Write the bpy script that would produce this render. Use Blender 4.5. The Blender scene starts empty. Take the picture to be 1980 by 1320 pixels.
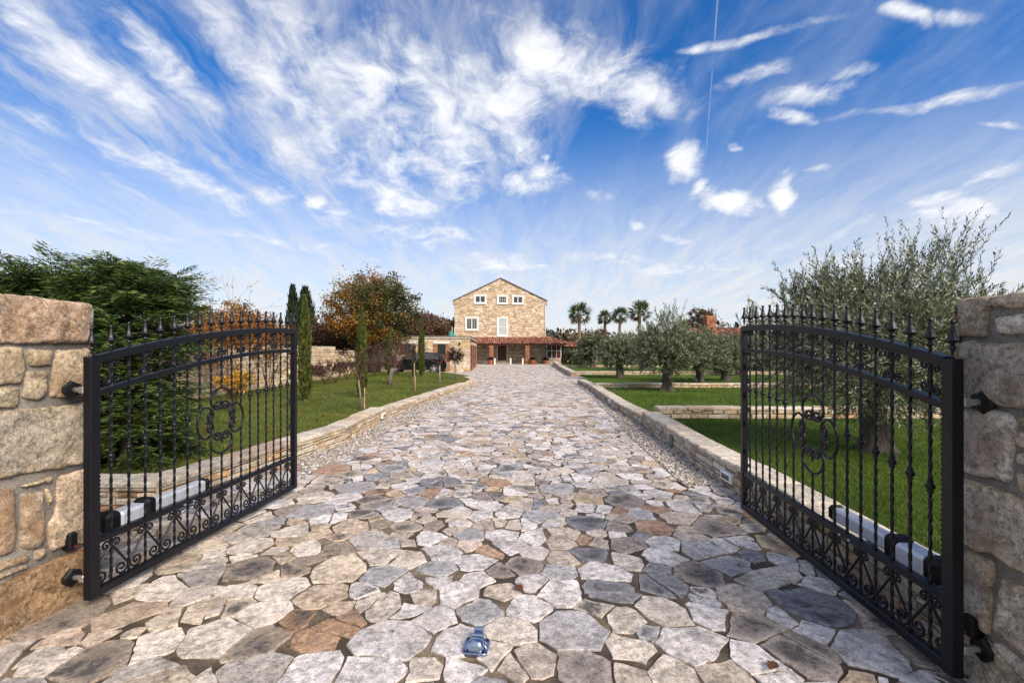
import bpy, math, random
import numpy as np
from mathutils import Vector, noise as mnoise, geometry as mgeo

random.seed(7)
rng = np.random.default_rng(11)
R = math.radians
sc = bpy.context.scene
COL = sc.collection

# ------------------------------------------------------------------ camera
EYE = 1.58            # eye height above the drive
FPX = 880.0           # focal length in photo pixels (16 mm lens, 36 mm sensor)
HOR = 678.0           # row of the horizon in the photo
cam_d = bpy.data.cameras.new("camera")
cam_d.sensor_width = 36.0
cam_d.lens = 16.0
cam_d.shift_y = (HOR - 660.0) / 1980.0
cam_d.clip_start = 0.05
cam_d.clip_end = 4000.0
cam = bpy.data.objects.new("camera", cam_d)
cam.location = (0, 0, EYE)
cam.rotation_euler = (R(90), 0, 0)
COL.objects.link(cam)
sc.camera = cam

# ------------------------------------------------------------------ light and sky
SUN_EL, SUN_AZ = R(37), R(142)        # azimuth clockwise from +Y : behind the right shoulder
sun_d = bpy.data.lights.new("sun", 'SUN')
sun_d.energy = 3.1
sun_d.angle = R(30)
sun_d.color = (1.0, 0.88, 0.73)
sun = bpy.data.objects.new("sun", sun_d)
sd = Vector((math.sin(SUN_AZ) * math.cos(SUN_EL), math.cos(SUN_AZ) * math.cos(SUN_EL), math.sin(SUN_EL)))
sun.rotation_euler = sd.to_track_quat('Z', 'Y').to_euler()
COL.objects.link(sun)

sc.view_settings.view_transform = 'Standard'
sc.view_settings.look = 'None'
sc.view_settings.exposure = 0.8
sc.view_settings.gamma = 1.0


class G:
    """small helper to wire shader nodes"""
    def __init__(s, nt):
        s.nt = nt

    def n(s, t, **kw):
        nd = s.nt.nodes.new(t)
        for k, v in kw.items():
            setattr(nd, k, v)
        return nd

    def put(s, sock, v):
        if isinstance(v, bpy.types.NodeSocket):
            s.nt.links.new(v, sock)
        elif v is not None:
            sock.default_value = v

    def m(s, op, a, b=None, c=None, clamp=False):
        nd = s.n('ShaderNodeMath', operation=op, use_clamp=clamp)
        s.put(nd.inputs[0], a)
        if b is not None: s.put(nd.inputs[1], b)
        if c is not None: s.put(nd.inputs[2], c)
        return nd.outputs[0]

    def mix(s, f, a, b, mode='MIX'):
        nd = s.n('ShaderNodeMix', data_type='RGBA', blend_type=mode)
        s.put(nd.inputs[0], f)
        s.put(nd.inputs[6], a if isinstance(a, bpy.types.NodeSocket) else (*a, 1) if len(a) == 3 else a)
        s.put(nd.inputs[7], b if isinstance(b, bpy.types.NodeSocket) else (*b, 1) if len(b) == 3 else b)
        return nd.outputs[2]

    def ramp(s, v, a, b, lo=0.0, hi=1.0, smooth=True):
        nd = s.n('ShaderNodeMapRange', interpolation_type='SMOOTHSTEP' if smooth else 'LINEAR')
        s.put(nd.inputs[0], v)
        nd.inputs[1].default_value = a; nd.inputs[2].default_value = b
        nd.inputs[3].default_value = lo; nd.inputs[4].default_value = hi
        return nd.outputs[0]

    def noise(s, vec, scale, detail=6.0, rough=0.55, dist=0.0):
        nd = s.n('ShaderNodeTexNoise')
        if vec is not None: s.put(nd.inputs['Vector'], vec)
        nd.inputs['Scale'].default_value = scale
        nd.inputs['Detail'].default_value = detail
        nd.inputs['Roughness'].default_value = rough
        nd.inputs['Distortion'].default_value = dist
        return nd.outputs[0]

    def xyz(s, x, y, z=0.0):
        nd = s.n('ShaderNodeCombineXYZ')
        s.put(nd.inputs[0], x); s.put(nd.inputs[1], y); s.put(nd.inputs[2], z)
        return nd.outputs[0]

    def mapping(s, vec, scale):
        nd = s.n('ShaderNodeMapping')
        s.put(nd.inputs[0], vec)
        nd.inputs['Scale'].default_value = scale
        return nd.outputs[0]


world = bpy.data.worlds.new("World")
sc.world = world
world.use_nodes = True
wt = world.node_tree
wt.nodes.clear()
g = G(wt)
w_out = g.n('ShaderNodeOutputWorld')
w_bg = g.n('ShaderNodeBackground')
wt.links.new(w_bg.outputs[0], w_out.inputs[0])
sky = g.n('ShaderNodeTexSky', sky_type='NISHITA')
sky.sun_disc = False
sky.sun_elevation = SUN_EL
sky.sun_rotation = SUN_AZ
sky.air_density = 1.0
sky.dust_density = 0.6
sky.ozone_density = 2.5
SKY_STRENGTH = 0.12
w_bg.inputs[1].default_value = SKY_STRENGTH
wc = g.n('ShaderNodeTexCoord')
ws = g.n('ShaderNodeSeparateXYZ')
g.put(ws.inputs[0], wc.outputs['Generated'])
dx, dy, dz = ws.outputs
CB = 0.22                                   # a gently domed cloud deck
zc = g.m('MAXIMUM', g.m('ADD', dz, CB), 0.08)
cu = g.m('DIVIDE', dx, zc)
cv = g.m('DIVIDE', dy, zc)
uv = g.xyz(cu, cv)


def sdir(px, py):
    return Vector((px - 990.0, FPX, HOR - py)).normalized()


def uvp(px, py):
    d = sdir(px, py)
    return (d.x / (d.z + CB), d.y / (d.z + CB))


# break up the shapes: warp the deck position with soft noise
wn = g.n('ShaderNodeTexNoise')
g.put(wn.inputs['Vector'], uv)
wn.inputs['Scale'].default_value = 3.6
wn.inputs['Detail'].default_value = 4.0
wsub = g.n('ShaderNodeVectorMath', operation='SUBTRACT')
g.put(wsub.inputs[0], wn.outputs[1]); wsub.inputs[1].default_value = (0.5, 0.5, 0.5)
wsc = g.n('ShaderNodeVectorMath', operation='SCALE')
g.put(wsc.inputs[0], wsub.outputs[0]); wsc.inputs[3].default_value = 0.13
wadd = g.n('ShaderNodeVectorMath', operation='ADD')
g.put(wadd.inputs[0], uv); g.put(wadd.inputs[1], wsc.outputs[0])
wsep = g.n('ShaderNodeSeparateXYZ'); g.put(wsep.inputs[0], wadd.outputs[0])
wu, wv = wsep.outputs[0], wsep.outputs[1]


def blob(px, py, rx, ry, rot=0.0, k=1.0):
    """soft cloud bank on the deck; centre, half sizes and tilt as it is seen from the gate"""
    c, s_ = math.cos(R(rot)), math.sin(R(rot))
    u0, v0 = uvp(px, py)
    ax = [(b - a) / 2 for a, b in zip(uvp(px - rx * c, py + rx * s_), uvp(px + rx * c, py - rx * s_))]
    ay = [(b - a) / 2 for a, b in zip(uvp(px + ry * s_, py + ry * c), uvp(px - ry * s_, py - ry * c))]
    det = ax[0] * ay[1] - ax[1] * ay[0]
    a = g.m('SUBTRACT', wu, u0); b = g.m('SUBTRACT', wv, v0)
    p = g.m('ADD', g.m('MULTIPLY', a, ay[1] / det), g.m('MULTIPLY', b, -ay[0] / det))
    q = g.m('ADD', g.m('MULTIPLY', a, -ax[1] / det), g.m('MULTIPLY', b, ax[0] / det))
    d = g.m('SQRT', g.m('ADD', g.m('MULTIPLY', p, p), g.m('MULTIPLY', q, q)))
    return g.ramp(d, 1.30, 0.15, 0.0, k)


BANKS = [
    (1080, 130, 210, 110, -12, 1.0), (1240, 190, 130, 70, -8, 1.0), (960, 190, 150, 130, 20, 1.0), (880, 280, 150, 110, 35, .85), (1000, 290, 90, 60, 30, .7),
    (690, 170, 110, 130, -30, 1.05), (560, 60, 110, 110, -20, .9), (500, 150, 70, 230, 32, .75), (600, 250, 110, 130, 20, .8), (430, 60, 60, 160, 35, .8), (730, 330, 160, 110, 0, .62),
    (60, 40, 150, 45, -38, .9), (150, 130, 180, 55, -40, .9), (240, 190, 110, 60, -35, 1.0), (330, 140, 190, 40, -48, .7),
    (300, 320, 180, 36, -25, .8), (400, 370, 150, 30, -25, .75), (100, 250, 180, 20, -25, .45),
    (830, 190, 130, 110, 0, .85), (760, 250, 120, 100, 0, .8), (790, 385, 110, 60, -10, 1.0), (700, 430, 160, 30, -12, .6), (860, 360, 120, 60, 30, .7), (200, 440, 260, 22, -8, .55), (560, 470, 220, 18, -10, .5), (1700, 500, 200, 16, 6, .55), (1180, 500, 120, 14, -3, .5), (1030, 345, 85, 38, 5, 1.0), (615, 385, 28, 22, -15, 1.0), (520, 375, 60, 22, -5, .7), (830, 450, 130, 40, 0, .65),
    (1325, 322, 46, 46, -30, 1.35), (1415, 393, 85, 26, -5, 1.2), (1512, 375, 28, 50, 5, 1.25), (1350, 365, 16, 22, -30, 1.0),
    (1745, 35, 70, 26, -8, 1.1), (1830, 38, 100, 16, 3, .75), (1450, 150, 75, 20, 18, 1.0), (1560, 190, 110, 30, 10, 1.0), (1540, 228, 60, 20, -5, .95), (1620, 150, 90, 16, 12, .6),
    (1850, 410, 130, 42, -5, 1.0), (1930, 330, 80, 24, 22, .75), (1400, 90, 120, 12, 14, .75), (1480, 70, 170, 14, 16, .6), (1860, 190, 140, 18, 14, .7), (1740, 210, 150, 14, 10, .6), (1930, 245, 60, 12, -3, .85),
    (1230, 435, 24, 16, 0, .85), (1300, 463, 42, 12, -6, .85), (980, 510, 130, 26, -5, .75), (1150, 380, 34, 22, 0, .75), (1050, 303, 16, 12, 0, .8), (1580, 325, 40, 12, 8, .6), (1420, 288, 18, 12, 0, .6), (1310, 520, 120, 22, 0, .6), (1650, 440, 60, 14, 25, .6),
]
tot = None
for bk in BANKS:
    v = blob(*bk)
    tot = v if tot is None else g.m('MAXIMUM', tot, v)
# billows and fibres
fib = g.noise(g.mapping(wadd.outputs[0], (11.0, 5.5, 1.0)), 1.0, 12.0, 0.68, 0.6)
puff = g.noise(wadd.outputs[0], 7.5, 12.0, 0.64, 0.5)
tex = g.m('ADD', g.m('MULTIPLY', fib, 0.4), g.m('MULTIPLY', puff, 0.6))
thick = g.m('ADD', tot, g.m('MULTIPLY', g.m('SUBTRACT', tex, 0.5), 3.7))
dens = g.ramp(thick, 0.08, 1.45)
dens = g.m('MULTIPLY', dens, g.ramp(tot, 0.0, 0.3))
# thin streaky veil, denser on the left half of the sky
st = g.noise(g.mapping(wadd.outputs[0], (3.4, 1.15, 1.0)), 1.0, 10.0, 0.62, 0.4)
st2 = g.noise(g.mapping(wadd.outputs[0], (9.5, 2.6, 1.0)), 1.0, 10.0, 0.66, 0.5)
stv = g.ramp(g.m('ADD', g.m('MULTIPLY', st, 0.55), g.m('MULTIPLY', st2, 0.45)), 0.36, 0.72)
side = g.ramp(cu, 0.45, -0.35, 0.26, 0.88)
veil = g.m('MULTIPLY', stv, side)
low = g.ramp(dz, 0.48, 0.06, 0.0, 0.97)
veil = g.m('MAXIMUM', veil, g.m('MULTIPLY', low, g.ramp(st2, 0.32, 0.68, 0.72, 1.06)))
veil = g.m('MINIMUM', veil, 0.96)
back = g.m('MULTIPLY', g.ramp(dy, 0.10, -0.25), g.ramp(puff, 0.25, 0.6, 0.40, 0.85))     # unseen cloud cover added behind the viewer to whiten the ambient light
veil = g.m('MAXIMUM', veil, back)
dens = g.m('SUBTRACT', 1.0, g.m('MULTIPLY', g.m('SUBTRACT', 1.0, dens), g.m('SUBTRACT', 1.0, veil)))
# condensation trail of an aeroplane, a straight thin line on the deck
t1, t2 = sdir(1392, -60), sdir(1356, 424)
tn = t1.cross(t2).normalized()
dv = g.xyz(dx, dy, dz)


def dot(v):
    nd = g.n('ShaderNodeVectorMath', operation='DOT_PRODUCT')
    g.put(nd.inputs[0], wc.outputs['Generated']); nd.inputs[1].default_value = v
    return nd.outputs['Value']


off = g.m('ABSOLUTE', dot(tn))
tend = tn.cross(t2)                         # rises along the trail, zero at its lower end
s_end = dot(tend)
s_end = g.m('MULTIPLY', s_end, 1.0 if t1.dot(tend) > 0 else -1.0)
trail = g.m('MULTIPLY', g.ramp(off, 0.0021, 0.0004, 0.0, 0.30), g.m('MULTIPLY', g.ramp(s_end, 0.0, 0.02), g.ramp(dy, 0.2, 0.4)))
trail = g.m('MULTIPLY', trail, g.ramp(puff, .35, .6, .35, 1.0))
dens = g.m('MAXIMUM', dens, trail)
hs = g.n('ShaderNodeHueSaturation')
hs.inputs['Saturation'].default_value = 1.40
hs.inputs['Value'].default_value = 0.74
g.put(hs.inputs['Color'], sky.outputs[0])
tint = g.mix(1.0, hs.outputs[0], (0.78, 0.92, 1.12), 'MULTIPLY')
CW = 4.9
shade = g.ramp(thick, 0.3, 1.3, 0.86, 1.06)
cl = g.mix(1.0, (CW * .965, CW * .975, CW * 1.01), g.xyz(shade, shade, shade), 'MULTIPLY')
fin = g.mix(dens, tint, cl)
wt.links.new(fin, w_bg.inputs[0])

# ------------------------------------------------------------------ helpers
def at(px, py, Y):
    """photo pixel at distance Y -> point in the scene"""
    return ((px - 990.0) / FPX * Y, Y, EYE - (py - HOR) / FPX * Y)


def gp(px, py, z=0.0):
    """photo pixel on a level surface of height z -> x, y"""
    Y = (EYE - z) * FPX / (py - HOR)
    return ((px - 990.0) / FPX * Y, Y)


def rnd(a, b):
    return random.uniform(a, b)


def vcol(c, j=0.0):
    k = 1 + rnd(-j, j)
    return (max(0, c[0] * k), max(0, c[1] * k), max(0, c[2] * k), c[3] if len(c) > 3 else 0.0)


class MB:
    """collects geometry for ONE mesh"""
    def __init__(s):
        s.v = []; s.f = []; s.c = []; s.mi = []
        s.color = (1, 1, 1, 0); s.mat = 0

    def add(s, verts, faces, col=None, mat=None):
        o = len(s.v)
        s.v.extend(verts)
        if col is not None and isinstance(col, list):
            s.c.extend(col)
        else:
            s.c.extend([col or s.color] * len(verts))
        s.f.extend([tuple(i + o for i in f) for f in faces])
        s.mi.extend([s.mat if mat is None else mat] * len(faces))

    def box(s, a, b, col=None, mat=None, fr=None):
        """axis box a..b, optional frame function for placing"""
        x0, y0, z0 = a; x1, y1, z1 = b
        vs = [(x0, y0, z0), (x1, y0, z0), (x1, y1, z0), (x0, y1, z0), (x0, y0, z1), (x1, y0, z1), (x1, y1, z1), (x0, y1, z1)]
        if fr: vs = [fr(*p) for p in vs]
        s.add(vs, [(3, 2, 1, 0), (4, 5, 6, 7), (0, 1, 5, 4), (1, 2, 6, 5), (2, 3, 7, 6), (3, 0, 4, 7)], col, mat)

    def bbox(s, a, b, bev=0.01, col=None, mat=None, fr=None):
        """box with chamfered edges"""
        x0, y0, z0 = a; x1, y1, z1 = b
        e = min(bev, (x1 - x0) * .45, (y1 - y0) * .45, (z1 - z0) * .45)
        idx = {}
        vs = []
        for ix, X in ((0, (x0, x0 + e)), (1, (x1, x1 - e))):
            for iy, Y in ((0, (y0, y0 + e)), (1, (y1, y1 - e))):
                for iz, Z in ((0, (z0, z0 + e)), (1, (z1, z1 - e))):
                    for k in range(3):
                        p = [X[1], Y[1], Z[1]]
                        p[k] = (X[0], Y[0], Z[0])[k]
                        idx[(ix, iy, iz, k)] = len(vs)
                        vs.append(tuple(p))
        I = lambda *q: idx[q]
        fs = []
        for k in range(3):
            for sd_ in (0, 1):
                q = []
                for a_, b_ in ((0, 0), (1, 0), (1, 1), (0, 1)):
                    t = [0, 0, 0]; t[k] = sd_; t[(k + 1) % 3] = a_; t[(k + 2) % 3] = b_
                    q.append(I(*t, k))
                fs.append(tuple(q if sd_ else q[::-1]))
        for k in range(3):
            k1, k2 = (k + 1) % 3, (k + 2) % 3
            for a_ in (0, 1):
                for b_ in (0, 1):
                    t0 = [0, 0, 0]; t0[k1] = a_; t0[k2] = b_; t1 = list(t0); t1[k] = 1
                    q = (I(*t0, k1), I(*t1, k1), I(*t1, k2), I(*t0, k2))
                    fs.append(q if (a_ + b_) % 2 == 1 else q[::-1])
        for ix in (0, 1):
            for iy in (0, 1):
                for iz in (0, 1):
                    q = (I(ix, iy, iz, 0), I(ix, iy, iz, 1), I(ix, iy, iz, 2))
                    fs.append(q if (ix + iy + iz) % 2 == 1 else q[::-1])
        if fr: vs = [fr(*p) for p in vs]
        s.add(vs, fs, col, mat)

    def tube(s, pts, r, n=6, col=None, cap=True, twist=0.0, mat=None, rough=0.0):
        """round bar through points; r a number or a list"""
        P = [Vector(p) for p in pts]
        m = len(P)
        rs = r if isinstance(r, (list, tuple)) else [r] * m
        up = None
        vs, fs = [], []
        for i in range(m):
            t = (P[min(i + 1, m - 1)] - P[max(i - 1, 0)])
            t = t.normalized() if t.length > 1e-9 else Vector((0, 0, 1))
            if up is None:
                up = t.orthogonal().normalized()
            else:
                up = (up - t * up.dot(t))
                up = up.normalized() if up.length > 1e-6 else t.orthogonal().normalized()
            side_ = t.cross(up)
            for k in range(n):
                a = 2 * math.pi * k / n + twist * i
                rr = rs[i] * (1 + (rough * mnoise.noise(Vector((math.cos(a) * 2, math.sin(a) * 2, i * .7)) + P[0] * 3) if rough else 0))
                vs.append(tuple(P[i] + (up * math.cos(a) + side_ * math.sin(a)) * rr))
        for i in range(m - 1):
            for k in range(n):
                a, b = i * n + k, i * n + (k + 1) % n
                fs.append((a, b, b + n, a + n))
        if cap:
            fs.append(tuple(range(n))[::-1])
            fs.append(tuple(range((m - 1) * n, m * n)))
        s.add(vs, fs, col, mat)

    def lathe(s, prof, c=(0, 0, 0), n=12, col=None, mat=None, squash=1.0, fr=None):
        """profile of (radius, z) turned about z at c"""
        vs, fs = [], []
        for (r, z) in prof:
            for k in range(n):
                a = 2 * math.pi * (k + .5) / n
                vs.append((c[0] + r * math.cos(a), c[1] + r * math.sin(a) * squash, c[2] + z))
        m = len(prof)
        for i in range(m - 1):
            for k in range(n):
                a, b = i * n + k, i * n + (k + 1) % n
                fs.append((a, b, b + n, a + n))
        fs.append(tuple(range(n))[::-1]); fs.append(tuple(range((m - 1) * n, m * n)))
        if fr: vs = [fr(*p) for p in vs]
        s.add(vs, fs, col, mat)

    def prism(s, poly, z0, z1, col=None, mat=None, fr=None):
        """upright prism over a convex outline"""
        n = len(poly)
        vs = [(p[0], p[1], z0) for p in poly] + [(p[0], p[1], z1) for p in poly]
        if fr: vs = [fr(*p) for p in vs]
        fs = [tuple(range(n))[::-1], tuple(range(n, 2 * n))]
        fs += [(i, (i + 1) % n, (i + 1) % n + n, i + n) for i in range(n)]
        s.add(vs, fs, col, mat)

    def build(s, name, mats, parent=None, smooth=False, loc=None):
        me = bpy.data.meshes.new(name)
        me.from_pydata(s.v, [], s.f)
        if not isinstance(mats, (list, tuple)): mats = [mats]
        for m_ in mats: me.materials.append(m_)
        if len(mats) > 1: me.polygons.foreach_set('material_index', s.mi)
        a = me.attributes.new('col', 'FLOAT_COLOR', 'POINT')
        a.data.foreach_set('color', np.array(s.c, dtype=np.float32).ravel())
        if smooth:
            me.polygons.foreach_set('use_smooth', [True] * len(me.polygons))
        me.update()
        o = bpy.data.objects.new(name, me)
        COL.objects.link(o)
        if parent is not None: o.parent = parent
        if loc is not None: o.location = loc
        return o


def np_mesh(name, verts, faces, cols, mat, parent=None, smooth=False):
    """mesh straight from arrays; every face has the same corner count"""
    me = bpy.data.meshes.new(name)
    nv, nf, k = len(verts), len(faces), faces.shape[1]
    me.vertices.add(nv); me.loops.add(nf * k); me.polygons.add(nf)
    me.vertices.foreach_set('co', verts.astype(np.float32).ravel())
    me.loops.foreach_set('vertex_index', faces.astype(np.int32).ravel())
    me.polygons.foreach_set('loop_start', np.arange(0, nf * k, k, dtype=np.int32))
    me.polygons.foreach_set('loop_total', np.full(nf, k, dtype=np.int32))
    if smooth: me.polygons.foreach_set('use_smooth', np.ones(nf, dtype=bool))
    me.update(calc_edges=True)
    me.materials.append(mat)
    a = me.attributes.new('col', 'FLOAT_COLOR', 'POINT')
    a.data.foreach_set('color', cols.astype(np.float32).ravel())
    o = bpy.data.objects.new(name, me)
    COL.objects.link(o)
    if parent is not None: o.parent = parent
    return o


def unit(a):
    return a / np.maximum(np.linalg.norm(a, axis=1, keepdims=True), 1e-9)


class Leaves:
    """many small leaf blades gathered for one crown"""
    def __init__(s):
        s.p = []; s.d = []; s.l = []; s.w = []; s.c = []

    def put(s, p, d, l, w, c):
        p = np.atleast_2d(p); n = len(p)
        s.p.append(p); s.d.append(np.broadcast_to(np.atleast_2d(d), (n, 3)))
        s.l.append(np.broadcast_to(l, (n,))); s.w.append(np.broadcast_to(w, (n,)))
        s.c.append(np.broadcast_to(np.atleast_2d(c), (n, 3)))

    def build(s, name, mat, parent=None, face=None, flat=0.0):
        p = np.concatenate(s.p); d = unit(np.concatenate(s.d)); l = np.concatenate(s.l)[:, None]; w = np.concatenate(s.w)[:, None]
        c = np.concatenate(s.c); n = len(p)
        r = rng.normal(size=(n, 3))
        r[:, 2] *= (1 - flat)
        sd_ = unit(np.cross(d, r))
        nm = np.cross(sd_, d)
        mid = p + d * l * .45 + nm * l * .06
        v = np.stack([p, mid + sd_ * w * .5, p + d * l, mid - sd_ * w * .5], axis=1).reshape(-1, 3)
        f = np.arange(4 * n).reshape(n, 4)
        cc = np.concatenate([np.repeat(c, 4, axis=0), np.zeros((4 * n, 1))], axis=1)
        return np_mesh(name, v, f, cc, mat, parent)


def tag(o, label=None, cat=None, group=None, kind=None):
    if label: o['label'] = label
    if cat: o['category'] = cat
    if group: o['group'] = group
    if kind: o['kind'] = kind
    return o


def thing(name, loc, label, cat, group=None, rz=0.0):
    o = bpy.data.objects.new(name, None)
    o.empty_display_size = 0.2
    o.location = loc; o.rotation_euler = (0, 0, rz)
    COL.objects.link(o)
    return tag(o, label, cat, group)


def copy_tree(o, parent=None):
    c = o.copy(); COL.objects.link(c)
    if parent is not None: c.parent = parent
    for ch in list(o.children): copy_tree(ch, c)
    return c


# ------------------------------------------------------------------ materials
def new_mat(name):
    m_ = bpy.data.materials.new(name)
    m_.use_nodes = True
    nt = m_.node_tree
    gg = G(nt)
    b = nt.nodes.get('Principled BSDF')
    return m_, gg, b


def plain(name, col, rough=0.6, metal=0.0, spec=0.5, var=0.12, scale=8.0, bump=0.0):
    m_, q, b = new_mat(name)
    tc = q.n('ShaderNodeTexCoord').outputs['Object']
    nz = q.noise(tc, scale, 6.0, 0.6)
    k = q.ramp(nz, 0.25, 0.75, 1 - var, 1 + var)
    q.put(b.inputs['Base Color'], q.mix(1.0, col, q.xyz(k, k, k), 'MULTIPLY'))
    b.inputs['Roughness'].default_value = rough
    b.inputs['Metallic'].default_value = metal
    b.inputs['Specular IOR Level'].default_value = spec
    if bump:
        bp = q.n('ShaderNodeBump'); bp.inputs['Strength'].default_value = bump; bp.inputs['Distance'].default_value = 0.01
        q.put(bp.inputs['Height'], q.noise(tc, scale * 4, 5.0, 0.6)); q.put(b.inputs['Normal'], bp.outputs[0])
    return m_


def stone_mat(name, fine=1.0, bump=0.6, bdist=0.012, iron=0.35, rough=0.9, lichen=(0.045, 0.045, 0.05), con=1.0, palek=0.35):
    """rock whose own colour comes from the mesh, with stains, pits and veins"""
    m_, q, b = new_mat(name)
    tc = q.n('ShaderNodeTexCoord').outputs['Object']
    at_ = q.n('ShaderNodeAttribute', attribute_name='col')
    n1 = q.noise(tc, 5.0 * fine, 8.0, 0.62, 0.3)
    n2 = q.noise(tc, 22.0 * fine, 8.0, 0.68, 0.4)
    n3 = q.noise(tc, 75.0 * fine, 5.0, 0.7)
    n4 = q.noise(tc, 2.2 * fine, 6.0, 0.6, 0.6)
    k = q.m('MULTIPLY', q.ramp(n1, 0.30, 0.70, 1 - .28 * con, 1 + .24 * con), q.ramp(n2, 0.33, 0.67, 1 - .34 * con, 1 + .28 * con))
    k = q.m('MULTIPLY', k, q.ramp(n3, 0.34, 0.66, 1 - .16 * con, 1 + .16 * con))
    base = q.mix(1.0, at_.outputs['Color'], q.xyz(k, k, k), 'MULTIPLY')
    im = q.m('MULTIPLY', q.ramp(n4, 0.50, 0.68), q.ramp(n2, 0.38, 0.6))
    base = q.mix(q.m('MULTIPLY', im, iron), base, (0.30, 0.145, 0.05))
    vein = q.ramp(q.m('ABSOLUTE', q.m('SUBTRACT', q.noise(tc, 3.0 * fine, 6.0, 0.6, 1.2), 0.5)), 0.018, 0.0)
    pale = q.m('MULTIPLY', q.m('MAXIMUM', q.ramp(n2, 0.56, 0.70), q.m('MULTIPLY', vein, 0.8)), palek)
    base = q.mix(pale, base, (0.66, 0.61, 0.54))
    pits = q.m('MAXIMUM', q.ramp(n3, 0.42, 0.30), q.ramp(n2, 0.37, 0.27))
    lm = q.m('ADD', q.m('MULTIPLY', at_.outputs['Alpha'], 1.5), q.m('MULTIPLY', q.m('SUBTRACT', n1, 0.5), 3.7))
    lm = q.m('ADD', lm, q.m('MULTIPLY', q.m('SUBTRACT', n2, 0.5), 1.6))
    lm = q.m('MULTIPLY', q.ramp(lm, 0.45, 1.25), q.ramp(n2, 0.32, 0.55, 0.35, 1.0))
    lm = q.m('MAXIMUM', q.m('MULTIPLY', lm, 0.92), q.m('MULTIPLY', pits, 0.55))
    base = q.mix(lm, base, lichen)
    q.put(b.inputs['Base Color'], base)
    b.inputs['Roughness'].default_value = rough
    b.inputs['Specular IOR Level'].default_value = 0.35
    bp = q.n('ShaderNodeBump')
    bp.inputs['Strength'].default_value = bump; bp.inputs['Distance'].default_value = bdist
    hgt = q.m('ADD', q.m('MULTIPLY', n2, 0.7), q.m('MULTIPLY', n3, 0.4))
    q.put(bp.inputs['Height'], hgt)
    q.put(b.inputs['Normal'], bp.outputs[0])
    return m_


def leaf_mat(name, rough=0.5, trans=0.25, spec=0.4):
    m_, q, b = new_mat(name)
    at_ = q.n('ShaderNodeAttribute', attribute_name='col')
    q.put(b.inputs['Base Color'], at_.outputs['Color'])
    b.inputs['Roughness'].default_value = rough
    b.inputs['Specular IOR Level'].default_value = spec
    if trans > 0:
        tr = q.n('ShaderNodeBsdfTranslucent')
        q.put(tr.inputs[0], at_.outputs['Color'])
        mx = q.n('ShaderNodeMixShader'); mx.inputs[0].default_value = trans
        q.nt.links.new(b.outputs[0], mx.inputs[1]); q.nt.links.new(tr.outputs[0], mx.inputs[2])
        q.nt.links.new(mx.outputs[0], q.nt.nodes['Material Output'].inputs[0])
    return m_


def bark_mat(name):
    m_, q, b = new_mat(name)
    tc = q.n('ShaderNodeTexCoord').outputs['Object']
    at_ = q.n('ShaderNodeAttribute', attribute_name='col')
    n1 = q.noise(q.mapping(tc, (9, 9, 2.5)), 2.0, 8.0, 0.65, 0.6)
    k = q.ramp(n1, 0.3, 0.7, 0.55, 1.5)
    q.put(b.inputs['Base Color'], q.mix(1.0, at_.outputs['Color'], q.xyz(k, k, k), 'MULTIPLY'))
    b.inputs['Roughness'].default_value = 0.95
    bp = q.n('ShaderNodeBump'); bp.inputs['Strength'].default_value = 0.9; bp.inputs['Distance'].default_value = 0.03
    q.put(bp.inputs['Height'], n1); q.put(b.inputs['Normal'], bp.outputs[0])
    return m_


def mortar_mat(name, c1, c2, scale=3.0):
    m_, q, b = new_mat(name)
    tc = q.n('ShaderNodeTexCoord').outputs['Object']
    n1 = q.noise(tc, scale, 7.0, 0.6, 0.3); n2 = q.noise(tc, scale * 25, 4.0, 0.7)
    base = q.mix(q.ramp(n1, 0.42, 0.70), c1, c2)
    k = q.ramp(n2, 0.3, 0.7, 0.65, 1.25)
    q.put(b.inputs['Base Color'], q.mix(1.0, base, q.xyz(k, k, k), 'MULTIPLY'))
    b.inputs['Roughness'].default_value = 0.95
    bp = q.n('ShaderNodeBump'); bp.inputs['Strength'].default_value = 0.5; bp.inputs['Distance'].default_value = 0.006
    q.put(bp.inputs['Height'], n2); q.put(b.inputs['Normal'], bp.outputs[0])
    return m_


def lawn_mat(name, c1, c2, c3):
    m_, q, b = new_mat(name)
    tc = q.n('ShaderNodeTexCoord').outputs['Object']
    n1 = q.noise(tc, 0.8, 6.0, 0.6, 0.4); n2 = q.noise(tc, 26.0, 6.0, 0.75); n3 = q.noise(tc, 3.2, 6.0, 0.65, 0.5)
    base = q.mix(q.ramp(n1, 0.35, 0.65), c1, c2)
    base = q.mix(q.m('MULTIPLY', q.ramp(n3, 0.52, 0.72), 0.6), base, c3)
    k = q.ramp(n2, 0.3, 0.7, 0.55, 1.4)
    q.put(b.inputs['Base Color'], q.mix(1.0, base, q.xyz(k, k, k), 'MULTIPLY'))
    b.inputs['Roughness'].default_value = 0.9
    b.inputs['Specular IOR Level'].default_value = 0.15
    bp = q.n('ShaderNodeBump'); bp.inputs['Strength'].default_value = 0.8; bp.inputs['Distance'].default_value = 0.03
    q.put(bp.inputs['Height'], n2); q.put(b.inputs['Normal'], bp.outputs[0])
    return m_


def glass_mat(name, col=(0.02, 0.025, 0.03)):
    m_, q, b = new_mat(name)
    b.inputs['Base Color'].default_value = (*col, 1)
    b.inputs['Roughness'].default_value = 0.08
    b.inputs['Specular IOR Level'].default_value = 0.8
    return m_


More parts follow.
